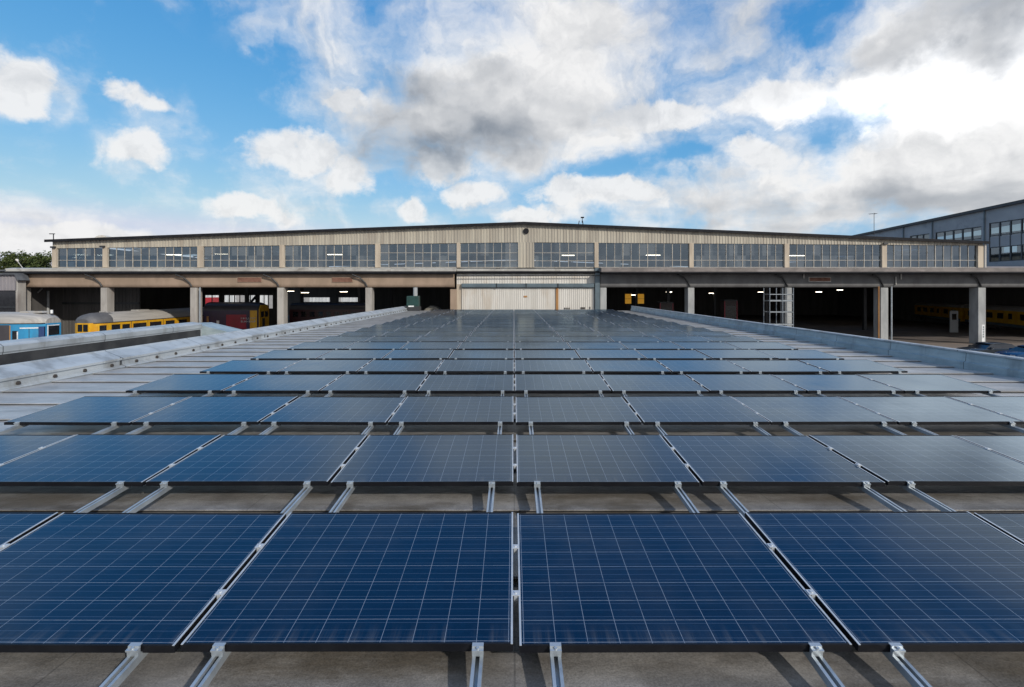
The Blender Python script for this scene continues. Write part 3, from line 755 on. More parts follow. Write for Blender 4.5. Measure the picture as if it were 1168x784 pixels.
# back wall with openings (px ranges as seen on the back wall)
def bx(px): return (px - VX) / F * YB
def bz(py): return CZ + (VY - py) / F * YB
ops = [(346, 376), (386, 412)]
mb = MB(); xprev = -53.0
for (a, b) in ops:
    mb.box(xprev, bx(a), YB, YB + .3, 0, 8.0); mb.box(bx(a), bx(b), YB, YB + .3, 0, bz(344.5)); mb.box(bx(a), bx(b), YB, YB + .3, bz(339.5), 8.0); xprev = bx(b)
mb.box(xprev, 76, YB, YB + .3, 0, 8.0)
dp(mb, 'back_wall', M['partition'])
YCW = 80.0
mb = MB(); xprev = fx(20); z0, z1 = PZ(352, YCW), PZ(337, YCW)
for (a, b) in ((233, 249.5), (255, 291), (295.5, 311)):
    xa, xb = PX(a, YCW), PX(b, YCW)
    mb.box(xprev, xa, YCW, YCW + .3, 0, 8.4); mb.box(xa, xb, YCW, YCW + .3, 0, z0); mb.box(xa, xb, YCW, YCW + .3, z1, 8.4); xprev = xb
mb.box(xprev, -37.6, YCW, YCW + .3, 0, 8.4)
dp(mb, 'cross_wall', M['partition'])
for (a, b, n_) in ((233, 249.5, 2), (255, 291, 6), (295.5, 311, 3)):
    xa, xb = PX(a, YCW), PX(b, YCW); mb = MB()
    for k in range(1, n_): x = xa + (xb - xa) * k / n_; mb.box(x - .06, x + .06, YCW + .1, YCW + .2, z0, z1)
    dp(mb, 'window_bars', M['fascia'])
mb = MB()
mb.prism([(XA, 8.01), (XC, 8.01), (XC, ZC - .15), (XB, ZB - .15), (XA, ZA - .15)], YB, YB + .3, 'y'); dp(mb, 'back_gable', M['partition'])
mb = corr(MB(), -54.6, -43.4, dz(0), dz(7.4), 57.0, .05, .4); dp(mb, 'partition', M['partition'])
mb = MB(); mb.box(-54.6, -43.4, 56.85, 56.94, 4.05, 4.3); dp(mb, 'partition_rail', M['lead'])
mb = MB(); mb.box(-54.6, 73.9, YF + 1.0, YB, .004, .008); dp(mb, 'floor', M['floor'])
mb = MB(); mb.tube([(PX(55, 55), 55, 0), (PX(55, 55), 55, PZ(332, 55))], .13, 8); dp(mb, 'post', M['colr'])
mb = MB(); mb.tube([(PX(34, 54), 54, PZ(343, 54)), (PX(48, 54), 54, PZ(329, 54))], .09, 6); dp(mb, 'brace', M['colr'])
mb = MB(); mb.tube([(PX(281, 78), 78, PZ(351, 78)), (PX(293, 78), 78, PZ(337, 78))], .2, 6); dp(mb, 'brace', M['lead'])
# deep interior columns and roof trusses seen through the glass
for yy in (70, 88):
    for q in (-38, -22, -8, 8, 22, 36, 50):
        mb = MB(); mb.box(q - .2, q + .2, yy - .2, yy + .2, .008, ztop(q) - .4 if q < 49 else 7.9); dp(mb, 'inner_column', M['lead'])
for yy in (58.5, 70, 88):
    mb = MB(); mb.box(XA + .3, XC - .3, yy - .1, yy + .1, 10.0, 10.22)
    for q in range(-46, 48, 4):
        zt = ztop(q) - .05
        if zt - 10.22 > .3: mb.tube([(q, yy, 10.2), (q + 2, yy, ztop(q + 2) - .05)], .05, 5)
    dp(mb, 'roof_truss', M['lead'])

# rooftop bits
def roof_thing(name, label, cat, loc): return tag(empty(name, loc), label, cat)
t = roof_thing('roof_camera', 'small dark mast with two legs on the ridge of the cream gable roof', 'mast', (fx(664), 53, ztop(fx(664)) + .12))
mb = MB()
for s_ in (-.22, .22): mb.tube([(s_ * 1.2, 0, 0), (s_ * .8, 0, .62)], .045, 6)
mb.build('leg', M['edge'], t); mb = MB(); mb.tube([(.12, 0, .4), (.18, 0, .95)], .03, 6); mb.box(.0, .34, -.12, .12, .90, 1.02); mb.build('head', M['edge'], t)
t = roof_thing('corner_mast', 'short thin mast with a crossbar at the left end of the gable roof', 'mast', (fx(60), 52.1, ZA + .17))
mb = MB(); mb.tube([(0, 0, -.4), (0, 0, .62)], .045, 6); mb.build('pole', M['lead'], t); mb = MB(); mb.box(-.42, .12, -.06, .06, .60, .68); mb.build('crossbar', M['lead'], t)
t = roof_thing('skylight', 'white domed skylight lying on the roof edge near its left end', 'skylight', (fx(116), 52.3, ztop(fx(116)) + .19))
mb = MB(); mb.prism([(-.62, 0), (.62, 0), (.55, .16), (.2, .27), (-.25, .24), (-.55, .12)], -.4, .4, 'y'); mb.build('dome', M['white'], t); mb = MB(); mb.box(-.68, .68, -.46, .46, -.05, -.004); mb.build('kerb', M['lead'], t)
t = roof_thing('roof_aerial', 'thin television aerial standing on the roof at the right', 'aerial', (PX(997, 56), 56, 10.6))
mb = MB(); mb.tube([(0, 0, 0), (0, 0, 3.9)], .028, 6); mb.build('pole', M['lead'], t)
mb = MB(); mb.tube([(-.55, 0, 3.75), (.3, .0, 3.85)], .02, 5)
for q in (-.5, -.3, -.1, .1, .25): mb.tube([(q, -.25, 3.8), (q, .25, 3.8)], .012, 5)
mb.build('antenna', M['lead'], t)
t = roof_thing('roof_lamp', 'white lamp on a leaning thin pole above the slate roof at far left', 'lamp', (PX(28, 54), 54, fz(308)))
mb = MB(); mb.tube([(0, 0, 0), (-.25, 0, .35), (-.75, 0, 1.0)], .045, 6); mb.build('pole', M['fascia'], t)
mb = MB(); mb.tube([(-.72, 0, 1.0), (-.80, 0, 1.15), (-.95, 0, 1.22)], [.06, .14, .08], 8); mb.build('lamp_head', M['white'], t)

# strip lights hung under the depot roof
SL = emis('strip_tube', (1.0, .86, .66), 9.0)
bays = ['end bay window on the left', 'second window bay from the left', 'third window bay from the left', 'fourth window bay from the left', 'fifth window bay from the left',
        'window left of the corrugated centre panel', 'window right of the corrugated centre panel', 'fifth window bay from the right', 'fourth window bay from the right', 'third window bay from the right', 'right end window bay']
def striplight(px, py, Y, L, label, wash=.12):
    x, z = PX(px, Y), PZ(py, Y)
    t = tag(empty('strip_light', (x, Y, z)), label, 'light', 'strip lights inside the depot')
    mb = MB(); mb.box(-L / 2, L / 2, -.10, .10, -.06, 0); mb.build('tube', SL, t)
    mb = MB(); mb.box(-L / 2 - .05, L / 2 + .05, -.14, .14, .002, .09); mb.tube([(-L / 3, 0, .09), (-L / 3, 0, .8)], .015, 5); mb.tube([(L / 3, 0, .09), (L / 3, 0, .8)], .015, 5); mb.build('housing', M['lead'], t)
for (px, py, Y, L, b) in ((198, 290.5, 64, 1.9, 1), (252, 289.5, 66, 1.7, 2), (382, 290.3, 64, 1.9, 3), (505, 289.3, 64, 1.5, 4), (648, 291.2, 60, 1.5, 6), (745, 291, 70, 2.0, 7), (822, 288, 70, 1.6, 8), (908, 291.5, 62, 2.0, 9), (1077, 290, 60, 1.6, 10)):
    striplight(px, py, Y, L, f'lit strip light seen through the {bays[b]}' if b not in (8,) else 'lit strip light seen through the fourth window bay from the right')
for (px, py, n_) in ((150, 334, 'behind the second column from the left'), (186, 333.6, 'above the yellow train, beside the third column'), (241, 334, 'just right of the third column from the left'),
                     (268, 334, 'above the dark locomotive'), (288, 333.6, 'above the yellow cab of the dark locomotive'), (331, 332.2, 'just right of the fourth column from the left'), (348, 333.8, 'in the fourth open bay from the left'),
                     (392, 332.8, 'left of the fifth column in the fourth open bay'), (763, 333, 'left of the first slim column on the right'), (934, 333, 'in the bay right of the scaffold tower'), (1054, 327.2, 'low in the bay before the last right column')):
    striplight(px, py, 82 if px < 600 else 72, 1.2 if px < 600 else .8, f'lit strip light {n_}')

M['scaff'] = mat('scaffold_tube', (.24, .27, .30), (.18, .20, .22), 6, rough=.45, metal=.5)
for (px, py, n_) in ((722, 336.5, 'above the pair of yellow boards'), (812, 334.5, 'above the tall red cabin, near the slim column'), (868, 333.2, 'just left of the scaffold tower'), (958, 330.8, 'right of the scaffold tower, nearer the roof'), (1080, 331, 'above the pale door panel'), (1140, 330.4, 'above the near yellow coach')):
    striplight(px, py, 88, 1.0, f'small lit strip light {n_}')
# ------------------------------------------------------------------ rail vehicles
def paint(name, c, c2=None, rough=.35): return mat(name, c, c2 or tuple(x * .82 for x in c), 1.6, (1, 1, .5), rough=rough, stain=(.06, .05, .045, .35), stscale=.7, ststretch=(1, 1, .4))
M['yellow'] = paint('train_yellow', (.70, .40, .02), (.62, .30, .015))
M['blue'] = paint('train_blue', (.035, .27, .50), (.03, .22, .43))
M['navy'] = paint('train_navy', (.012, .045, .15), (.01, .035, .12))
M['trainroof'] = mat('train_roof', (.40, .38, .35), (.30, .285, .265), 1.6, (.15, 4, 1), rough=.6, stain=(.13, .12, .11, .6), stscale=1.4, ststretch=(.12, 3, 1))
M['under'] = mat('underframe', (.03, .028, .026), (.045, .04, .036), 2, rough=.8)
M['purple'] = paint('loco_purple', (.035, .022, .07), (.03, .02, .055))
M['crimson'] = paint('loco_crimson', (.30, .015, .04), (.24, .012, .03))
M['maroon'] = paint('coach_maroon', (.055, .012, .016), (.045, .01, .013))
M['greypaint'] = paint('dark_grey_panel', (.05, .045, .05), (.06, .055, .06))
M['letter'] = mat('grey_lettering', (.42, .44, .46), None, 4, rough=.6)
M['signwhite'] = mat('sign_white', (.75, .76, .76), None, 4, rough=.6)
def loft(L, w, z0, zs, zt, nose0=0, nose1=0, nx=36, drop=.45, narrow=.55):
    """car body along +x; returns side part and roof part; a nose rounds the end off over its length"""
    st = []
    xsn = sorted(set([0, L] + [L * i / nx for i in range(nx + 1)] + ([nose0 * k / 8 for k in range(9)] if nose0 else []) + ([L - nose1 * k / 8 for k in range(9)] if nose1 else [])))
    def fac(x):
        f = 1.0
        if nose0 and x < nose0: f = min(f, math.sqrt(max(0, 1 - (1 - x / nose0) ** 2)))
        if nose1 and x > L - nose1: f = min(f, math.sqrt(max(0, 1 - (1 - (L - x) / nose1) ** 2)))
        return f
    side, roof = MB(), MB()
    NA = 10
    sv, rv = [], []
    for x in xsn:
        f = fac(x); hw = w / 2 * (narrow + (1 - narrow) * f); top = zs + (zt - zs) * (1 - drop * (1 - f)); 
        sv += [(x, -hw * .96, z0), (x, -hw, z0 + .5), (x, -hw, zs), (x, hw, zs), (x, hw, z0 + .5), (x, hw * .96, z0)]
        rv += [(x, -hw * math.cos(math.pi * k / NA), zs + (top - zs) * math.sin(math.pi * k / NA) ** .75) for k in range(NA + 1)]
    ns = len(xsn)
    side.add(sv, [(i * 6 + k, (i + 1) * 6 + k, (i + 1) * 6 + k + 1, i * 6 + k + 1) for i in range(ns - 1) for k in (0, 1, 3, 4)], 0, False)
    side.add(sv[:6], [(0, 1, 2, 3, 4, 5)]); side.add(sv[-6:], [(5, 4, 3, 2, 1, 0)])
    m = NA + 1
    roof.add(rv, [(i * m + k, i * m + k + 1, (i + 1) * m + k + 1, (i + 1) * m + k) for i in range(ns - 1) for k in range(NA)], 0, True)
    roof.add(rv[:m], [tuple(range(m))]); roof.add(rv[-m:], [tuple(range(m))[::-1]])
    return side, roof, fac
def sidebox(x0, x1, z0, z1, y, d=.03): 
    mb = MB(); mb.box(x0, x1, y - d, y + .04, z0, z1); return mb
def bogies(t, L, z, w=2.2):
    for cx_ in (L * .17, L * .83):
        b = MB(); b.box(cx_ - 1.5, cx_ + 1.5, -w / 2 + .15, w / 2 - .15, .35, z); bo = b.build('bogie', M['under'], t)
        for dx in (-.95, .95):
            for sy in (-1, 1):
                q = MB(); q.tube([(cx_ + dx, sy * .72 - .06, .43), (cx_ + dx, sy * .72 + .06, .43)], .42, 16); q.build('wheel', M['under'], bo)
def strip_on(x0, x1, z0, z1, hw, sgn, d=.012):
    """a thin skin lying on the tapering side of a car body"""
    mb = MB(); n = max(1, int((x1 - x0) / .12)); vs = []
    for k in range(n + 1):
        x = x0 + (x1 - x0) * k / n; h = hw(x)
        vs += [(x, sgn * (h + d), z0), (x, sgn * (h + d), z1), (x, sgn * (h - .05), z1), (x, sgn * (h - .05), z0)]
    mb.add(vs, [(4 * k + i, 4 * k + (i + 1) % 4, 4 * k + 4 + (i + 1) % 4, 4 * k + 4 + i) for k in range(n) for i in range(4)])
    mb.add(vs[:4], [(3, 2, 1, 0)]); mb.add(vs[-4:], [(0, 1, 2, 3)])
    return mb
# yellow multiple unit, nose towards us, running back into the shed
ang = R(90 - 3)
TX, TY = -40.9, 46.6
t = empty('yellow_train', (TX, TY, 0), ang)
tag(t, 'yellow train with a grey roof and rounded nose entering the depot on the left', 'train')
Lt, wt = 22.0, 2.75
sd, rf, fac_y = loft(Lt, wt, .85, 2.55, 3.5, nose0=1.5, narrow=.42, drop=.6)
sd.build('body', M['yellow'], t); ro_ = rf.build('roof', M['trainroof'], t)
ro_.data.materials.append(mat('nose_roof_grey', (.12, .12, .125), (.08, .08, .085), 1, rough=.6))
for pl in ro_.data.polygons:
    if pl.center.x < 2.1 + .35 * math.cos(pl.center.y * 2.2): pl.material_index = 1
hwy = lambda x: wt / 2 * (.42 + .58 * fac_y(x))
def along(px):   # distance along the near side where the photo column px meets it
    c_, s_ = math.cos(ang), math.sin(ang)
    ox, oy = TX + s_ * wt / 2, TY - c_ * wt / 2
    k_ = (px - VX) / F
    return (k_ * oy - ox) / (c_ - k_ * s_)
strip_on(3.6, Lt - .05, .95, 1.5, hwy, -1, .010).build('lower_band', paint('train_orange', (.62, .20, .012)), t)
for (a, b, z0, z1) in ((139.5, 148, 1.62, 2.25), (152, 167, 1.62, 2.25), (171, 184, 1.62, 2.25), (189, 199, 1.62, 2.25), (204, 213, 1.62, 2.25)):
    strip_on(along(a), along(b), z0, z1, hwy, -1, .016).build('window', M['darkglass'], t)
cd_ = strip_on(.35, 1.25, 1.0, 2.40, hwy, -1, .012).build('door', M['yellow'], t)
strip_on(.50, 1.08, 1.62, 2.30, hwy, -1, .024).build('window', M['darkglass'], cd_)
strip_on(1.62, 2.6, 1.58, 2.30, hwy, -1, .016).build('window', M['darkglass'], t)
for (a, b) in ((-.50, -.05), (.05, .50)):
    fw_ = MB(); fw_.box(-.03, .05, a, b, 1.75, 2.42); fw_.build('windscreen', M['darkglass'], t)
strip_on(.15, Lt - .02, 2.49, 2.56, hwy, -1, .03).build('cantrail', M['under'], t)
strip_on(1.9, Lt - .02, 1.50, 1.545, hwy, -1, .016).build('waist_line', M['under'], t)
for px_ in (149.8, 168.6, 186.2):
    x_ = along(px_)
    dd = strip_on(x_ - .02, x_ + .02, .95, 2.48, hwy, -1, .014).build('door_seam', M['under'], t)
for sy in (-.42, .42):
    q = MB(); q.tube([(-.04, sy, 1.45), (.03, sy, 1.45)], .11, 12); q.build('headlight', M['alu'], t)
for (a, b) in ((2.2, 2.6), (6, 7.4)):
    q = MB(); q.box(a, b, -.45, .45, 3.44, 3.58); q.build('roof_pod', M['trainroof'], t)
bogies(t, Lt, .85)
# blue carriage at the far left
EX, YC = PX(61, 40.0), 40.0
t = empty('blue_train', (EX, YC, 0), R(180))
tag(t, 'blue train carriage with a dirty grey roof beyond the left parapet', 'train')
Lt, wt = 20.0, 2.8
NOSE, NARR = 3.2, .48
sd, rf, fac = loft(Lt, wt, .9, 3.02, 3.92, nose0=NOSE, narrow=NARR, drop=.5)
sd.build('body', M['blue'], t); rf.build('roof', M['trainroof'], t)
def hw_(x): return wt / 2 * (NARR + (1 - NARR) * fac(x))
def bside(px):
    x = 2.0
    for _ in range(30): x = max(.01, EX - PX(px, YC - hw_(max(0, x))))
    return x
def bs(a, b, ya, yb, m, name, d=.012, lab=None, par=None):
    x0, x1 = bside(b), bside(a); z1, z0 = PZ(ya, 38.7), PZ(yb, 38.7)
    mb = MB(); n = max(1, int((x1 - x0) / .15)) if x0 < NOSE else 1
    vs = []
    for k in range(n + 1):
        x = x0 + (x1 - x0) * k / n; h = hw_(x)
        vs += [(x, h + d, z0), (x, h + d, z1), (x, h - .05, z1), (x, h - .05, z0)]
    mb.add(vs, [(4 * k + i, 4 * k + (i + 1) % 4, 4 * k + 4 + (i + 1) % 4, 4 * k + 4 + i) for k in range(n) for i in range(4)])
    mb.add(vs[:4], [(3, 2, 1, 0)]); mb.add(vs[-4:], [(0, 1, 2, 3)])
    return mb.build(name, m, par or t, label=lab)
M['midblue'] = paint('train_midblue', (.02, .13, .36))
bs(-40, 10.6, 371, 390, M['greypaint'], 'end_panel', .014, 'dark grey panel at the left of the blue carriage')
bs(10.9, 12.0, 371.5, 392, M['rust'], 'edge_strip', .02)
bs(22.5, 43.8, 373.9, 375.2, M['signwhite'], 'stripe', .012)
wn_ = bs(14, 20.2, 377.6, 391, M['darkglass'], 'window', .016); bs(19.4, 20.6, 378.5, 391, M['signwhite'], 'window_edge', .022, None, wn_)
bs(44, 51.5, 373, 391, M['navy'], 'door', .012)
bs(54, 55.3, 373, 391, M['signwhite'], 'handrail', .03)
bs(55.6, 57.4, 374, 391, M['midblue'], 'door', .011)
mb = MB(); mb.box(-.02, .03, -.50, .45, 2.05, 2.80); wf = mb.build('windscreen', M['darkglass'], t)
mb = MB(); mb.box(-.03, .02, .46, .54, 1.95, 2.9); mb.box(-.03, .02, -.50, .45, 2.81, 2.88); mb.build('frame', M['signwhite'], wf)
bs(-60, 57.5, 369.0, 369.9, M['under'], 'cantrail', .028)
bs(33, 33.5, 375.4, 391, M['under'], 'door_seam', .014)
mb = MB(); mb.tube([(bside(47), 0, 3.80), (bside(47), 0, 4.08)], .09, 8); mb.build('roof_vent', M['signwhite'], t)
for q in (30, 12):
    mb = MB(); mb.prism([(bside(q) - .4, 3.86), (bside(q) + .4, 3.86), (bside(q) + .3, 3.99), (bside(q) - .3, 3.99)], -.3, .3, 'y'); mb.build('roof_pod', M['trainroof'], t)
bogies(t, Lt, .9)
# dark locomotive inside, yellow cab on the right
t = empty('dark_locomotive', (PX(232, 60), 61.4, 0))
tag(t, 'dark purple and crimson locomotive with a yellow cab end inside the left bay', 'locomotive')
Lt, wt = PX(294, 60) - PX(232, 60), 2.8
sd, rf, fac = loft(Lt, wt, .9, 3.2, 4.2, nose1=.9, narrow=.82, drop=.35)
sd.build('body', M['purple'], t); rf.build('roof', M['greypaint'], t)
def lx(px): return PX(px, 60) - PX(232, 60)
mb = MB(); mb.box(lx(258), lx(281), -1.42, -1.38, .95, PZ(359, 60)); mb.build('side_panel', M['crimson'], t)
mb = MB()
rt = random.Random(11)
for rowz in (PZ(364.5, 60), PZ(368, 60)):
    x = lx(275)
    while x < lx(291.5):
        wch = rt.uniform(.10, .20); hh = .24
        mb.box(x, x + .05, -1.44, -1.421, rowz, rowz + hh); mb.box(x + .05, x + wch, -1.44, -1.421, rowz + rt.choice((0, .1, .19)), rowz + .05 + rt.choice((0, .1, .19)))
        x += wch + .09
mb.build('lettering', M['letter'], t)
mb = MB(); mb.box(Lt - .95, Lt - .1, -1.42, -1.385, 1.0, 3.2); mb.build('cab_side', M['yellow'], t)
mb = MB(); mb.prism([(-1.17, 1.0), (1.17, 1.0), (1.17, 3.3), (.8, 3.85), (-.8, 3.85), (-1.17, 3.3)], Lt + .004, Lt + .10, 'x'); ce = mb.build('cab_front', M['yellow'], t)
for (a, b) in ((-.85, -.15), (.15, .85)):
    mb = MB(); mb.box(Lt + .09, Lt + .115, a, b, 2.35, 3.05); mb.build('windscreen', M['darkglass'], ce)
mb = MB(); mb.box(Lt + .09, Lt + .115, -.5, .1, 1.1, 2.2); mb.build('front_door', M['under'], ce)
mb = MB(); mb.box(lx(247), lx(250), -1.42, -1.38, PZ(371, 60), PZ(365.8, 60)); mb.build('white_sign', M['signwhite'], t)
mb = MB(); mb.box(lx(236), lx(238.2), -1.45, -1.38, .95, PZ(361, 60)); mb.build('handrail', M['rust'], t)
bogies(t, Lt, .9)
# maroon coach deeper inside
t = empty('maroon_coach', (PX(330, 68), 69.4, 0)); tag(t, 'dark maroon coach in shadow behind the fourth and fifth left columns', 'carriage')
Lt, wt = 11.0, 2.8
sd, rf, fac = loft(Lt, wt, .9, 3.0, 3.9)
sd.build('body', M['maroon'], t); rf.build('roof', M['greypaint'], t)
for k in range(9):
    mb = MB(); mb.box(.5 + k * 1.15, 1.2 + k * 1.15, -1.42, -1.39, 2.0, 2.7); mb.build('window', M['darkglass'], t)
    if k % 2 == 0:
        pass
bogies(t, Lt, .9)
# yellow coaches on the right
def coach(name, P0, P1, label, door_at=None):
    v = Vector((P1[0] - P0[0], P1[1] - P0[1])); L = v.length
    t = empty(name, (P0[0], P0[1], 0), math.atan2(v.y, v.x)); tag(t, label, 'carriage', 'yellow coaches in the right bay')
    wt = 2.75
    sd, rf, fac = loft(L, wt, .85, 2.95, 3.55); sd.build('body', M['yellow'], t); rf.build('roof', M['trainroof'], t)
    yS = -wt / 2
    mb = MB(); mb.box(.05, L - .05, yS - .012, yS + .03, .87, 1.25); mb.build('skirt', M['steelblue'], t)
    n = int(L / 2.3)
    for k in range(n):
        x = .9 + k * (L - 1.2) / n
        mb = MB(); mb.box(x, x + (1.3 if k % 4 else .75), yS - .015, yS + .03, 1.85, 2.6); mb.build('window', M['darkglass'], t)
    for x in (L * .3, L * .72):
        mb = MB(); mb.box(x, x + .85, yS - .010, yS + .03, .95, 2.75); dd = mb.build('door', M['yellow'], t)
        mb = MB(); mb.box(x + .2, x + .65, yS - .018, yS + .02, 1.85, 2.6); mb.build('window', M['darkglass'], dd)
    bogies(t, L, .85)
    return t
pA, pB = Vector((66.5, 59.6)), Vector((70.2, 100.0))
u_ = Vector((.36, 1)).normalized()
q0 = Vector((66.0, 57.0))
q0 = Vector((PX(1180, 60) + 1.4, 60.0))
dirv = Vector((.34, 1)).normalized()
# far end first so that +y of the coach faces the camera side
A0, A1 = q0 + dirv * 15.0, q0 + dirv * -3.0
coach('yellow_coach', A0, A1, 'near yellow coach with dark windows behind the last right column')
B0, B1 = q0 + dirv * 34.0, q0 + dirv * 16.2
coach('yellow_coach', B0, B1, 'far yellow coach in deep shade, left of the last right column')
# pale gangway door standing between the coaches
t = empty('white_door', (PX(1088, 66), 66, .01)); tag(t, 'pale upright door panel standing in the shade beside the yellow coaches', 'door panel')
mb = MB(); mb.box(-.55, .55, -.05, .05, 0.0, 2.9); mb.build('panel', M['greywall'], t); mb = MB(); mb.box(-.3, .3, -.07, -.052, 1.7, 2.5); mb.build('window', M['darkglass'], t)

# ------------------------------------------------------------------ things inside and around the depot
# scaffold tower in front of the third right column
sx0, sx1, sy0, sy1 = PX(874.5, 50.6), PX(901, 50.6), 50.0, 51.2
t = empty('scaffold_tower', ((sx0 + sx1) / 2, 50.6, 0)); tag(t, 'grey tubular scaffold tower around a column in the right bays', 'scaffold')
def sc(mb, name, m, par=None): return under(mb.build(name, m), par or t)
mid = (sx0 + sx1) / 2
for x in (sx0, PX(889, 50.6), sx1):
    for y in (sy0, sy1):
        mb = MB(); mb.tube([(x, y, 0), (x, y, PZ(328.5, 50.6))], .05, 8); sc(mb, 'post', M['scaff'])
for py in (336, 343.5, 356, 370, 384):
    z = PZ(py, 50.6)
    mb = MB()
    for y in (sy0, sy1): mb.tube([(sx0, y, z), (sx1, y, z)], .05, 8)
    for x in (sx0, sx1): mb.tube([(x, sy0, z), (x, sy1, z)], .04, 6)
    sc(mb, 'ledger', M['scaff'])
for py in (343.5, 356.5, 370.5):
    mb = MB(); mb.box(sx0 + .05, sx1 - .05, sy0 + .05, sy0 + .5, PZ(py, 50.6) + .05, PZ(py, 50.6) + .12); sc(mb, 'platform', M['scaff'])
for k in range(10):
    z = 1.2 + k * .45
    mb = MB(); mb.tube([(sx1 - .55, sy0 - .05, z), (sx1 - .1, sy0 - .05, z)], .02, 6); sc(mb, 'rung', M['scaff'])
# red cabin
def cabin(px0, px1, py0, Y, label, name):
    x0, x1 = PX(px0, Y), PX(px1, Y); z1 = PZ(py0, Y); w = x1 - x0
    t = empty(name, ((x0 + x1) / 2, Y, .01)); tag(t, label, 'cabin')
    mb = MB(); mb.box(-w / 2, w / 2, 0, 1.4, 0, z1); mb.build('body', mat(name + '_dark', (.05, .035, .035), None, 2, rough=.5), t, .03)
    mb = MB(); mb.box(-w / 2 + .04, w / 2 - .04, -.02, -.004, .1, z1 * .38); mb.build('lower_panel', M['crimson'], t)
    mb = MB(); mb.box(-w / 2 + .1, w / 2 - .1, -.02, -.004, z1 * .45, z1 * .86); mb.build('window', M['darkglass'], t)
    mb = MB()
    for s_ in (-1, 1): mb.box(s_ * w / 2 - .05, s_ * w / 2 + .05, -.05, -.021, 0, z1)
    mb.build('frame', M['crimson'], t)
    mb = MB(); mb.box(-w / 2 - .06, w / 2 + .06, -.06, 1.45, z1 + .002, z1 + .14); mb.build('roof', M['lead'], t)
cabin(826.5, 840.5, 343.5, 61, 'tall red and dark cabin inside the bay left of the scaffold tower', 'red_cabin')
cabin(753, 767.5, 346, 62, 'low red fronted cabin in shade between the corner post and slim column', 'red_cabin')
M['board'] = emis('board_yellow_glow', (1.0, .48, .04), .22); M['board'].node_tree.nodes['Principled BSDF'].inputs['Base Color'].default_value = (.8, .4, .03, 1)  # boards carry a faint glow of their own, to look lit
for (a, b, s_) in ((713, 720, 'left'), (727.5, 734.5, 'right')):
    Y = 63
    t = empty('yellow_board', (PX((a + b) / 2, Y), Y, 0)); tag(t, f'{s_} of two glowing yellow hanging boards in the first dark bay right of centre', 'board', 'yellow boards in the dark bay')
    wd = PX(b, Y) - PX(a, Y); z0, z1 = PZ(346.5, Y), PZ(335.5, Y)
    mb = MB(); mb.box(-wd / 2, wd / 2, -.03, .03, z0, (z0 + z1) / 2 - .02); mb.box(-wd / 2, wd / 2, -.03, .03, (z0 + z1) / 2 + .02, z1)
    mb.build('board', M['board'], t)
    mb = MB(); mb.tube([(-wd / 2 + .05, 0.06, z0 - .02), (-wd / 2 + .05, 0.06, 7.5)], .03, 6); mb.tube([(wd / 2 - .05, 0.06, z0 - .02), (wd / 2 - .05, 0.06, 7.5)], .03, 6); mb.build('hanger', M['lead'], t)
# green plant unit with a flue at the far left corner of the roof
Yg = 45.2
t = empty('flue_unit', (PX(471.5, Yg), Yg, DZ)); tag(t, 'dark green boxy unit with a grey flue at the far end of the left parapet', 'roof unit')
mb = MB(); mb.box(-.55, .55, -.4, .4, .03, PZ(338.5, Yg) - RZ); mb.build('casing', mat('dark_green_paint', (.012, .05, .045), (.01, .035, .03), 2, rough=.4), t, .04)
mb = MB(); mb.tube([(.18, 0, PZ(338.5, Yg) - RZ), (.18, 0, PZ(328.8, Yg) - RZ)], .20, 14); mb.build('flue', M['colr'], t)
mb = MB(); mb.box(-.66, .62, -.5, .5, 0, .45); mb.build('plinth', M['lead'], t)
mb = MB(); mb.box(-.35, .15, -.53, -.51, .40, .52); mb.build('label_plate', M['signwhite'], t)
# pale sheeted stack inside the last left bay
Yh = 55
t = empty('sheeted_stack', (PX(493, Yh), Yh, 0)); tag(t, 'pale sheeted stack in the dark bay beside the white sliding doors', 'stack')
mb = MB(); mb.prism([(-1.0, .01), (1.0, .01), (1.0, 1.6), (-1.0, 1.6)], 0, 1.6, 'y'); mb.build('pallet_load', M['partition'], t)
mb = MB(); mb.prism([(-1.05, 1.605), (1.1, 1.605), (1.05, 3.35), (.5, 3.75), (-.2, 3.95), (-.75, 3.6), (-1.05, 3.2)], -.05, 1.65, 'y'); mb.build('cover', mat('sheet_cover', (.22, .21, .18), (.14, .13, .11), 3, rough=.7), t)
# white plate with a dark vertical mark on the last right column
t = empty('column_sign', (fx(1117.6), YF - .372, PZ(381, YF))); tag(t, 'narrow white plate with dark marks on the last right column', 'sign')
mb = MB(); mb.box(-.16, .16, -.01, .010, -.9, 1.0); mb.build('plate', M['signwhite'], t)
mb = MB()
for k in range(5): mb.box(-.05, .07, -.016, -.0105, -.35 + k * .25, -.18 + k * .25)
mb.build('marks', M['steelblue'], t)

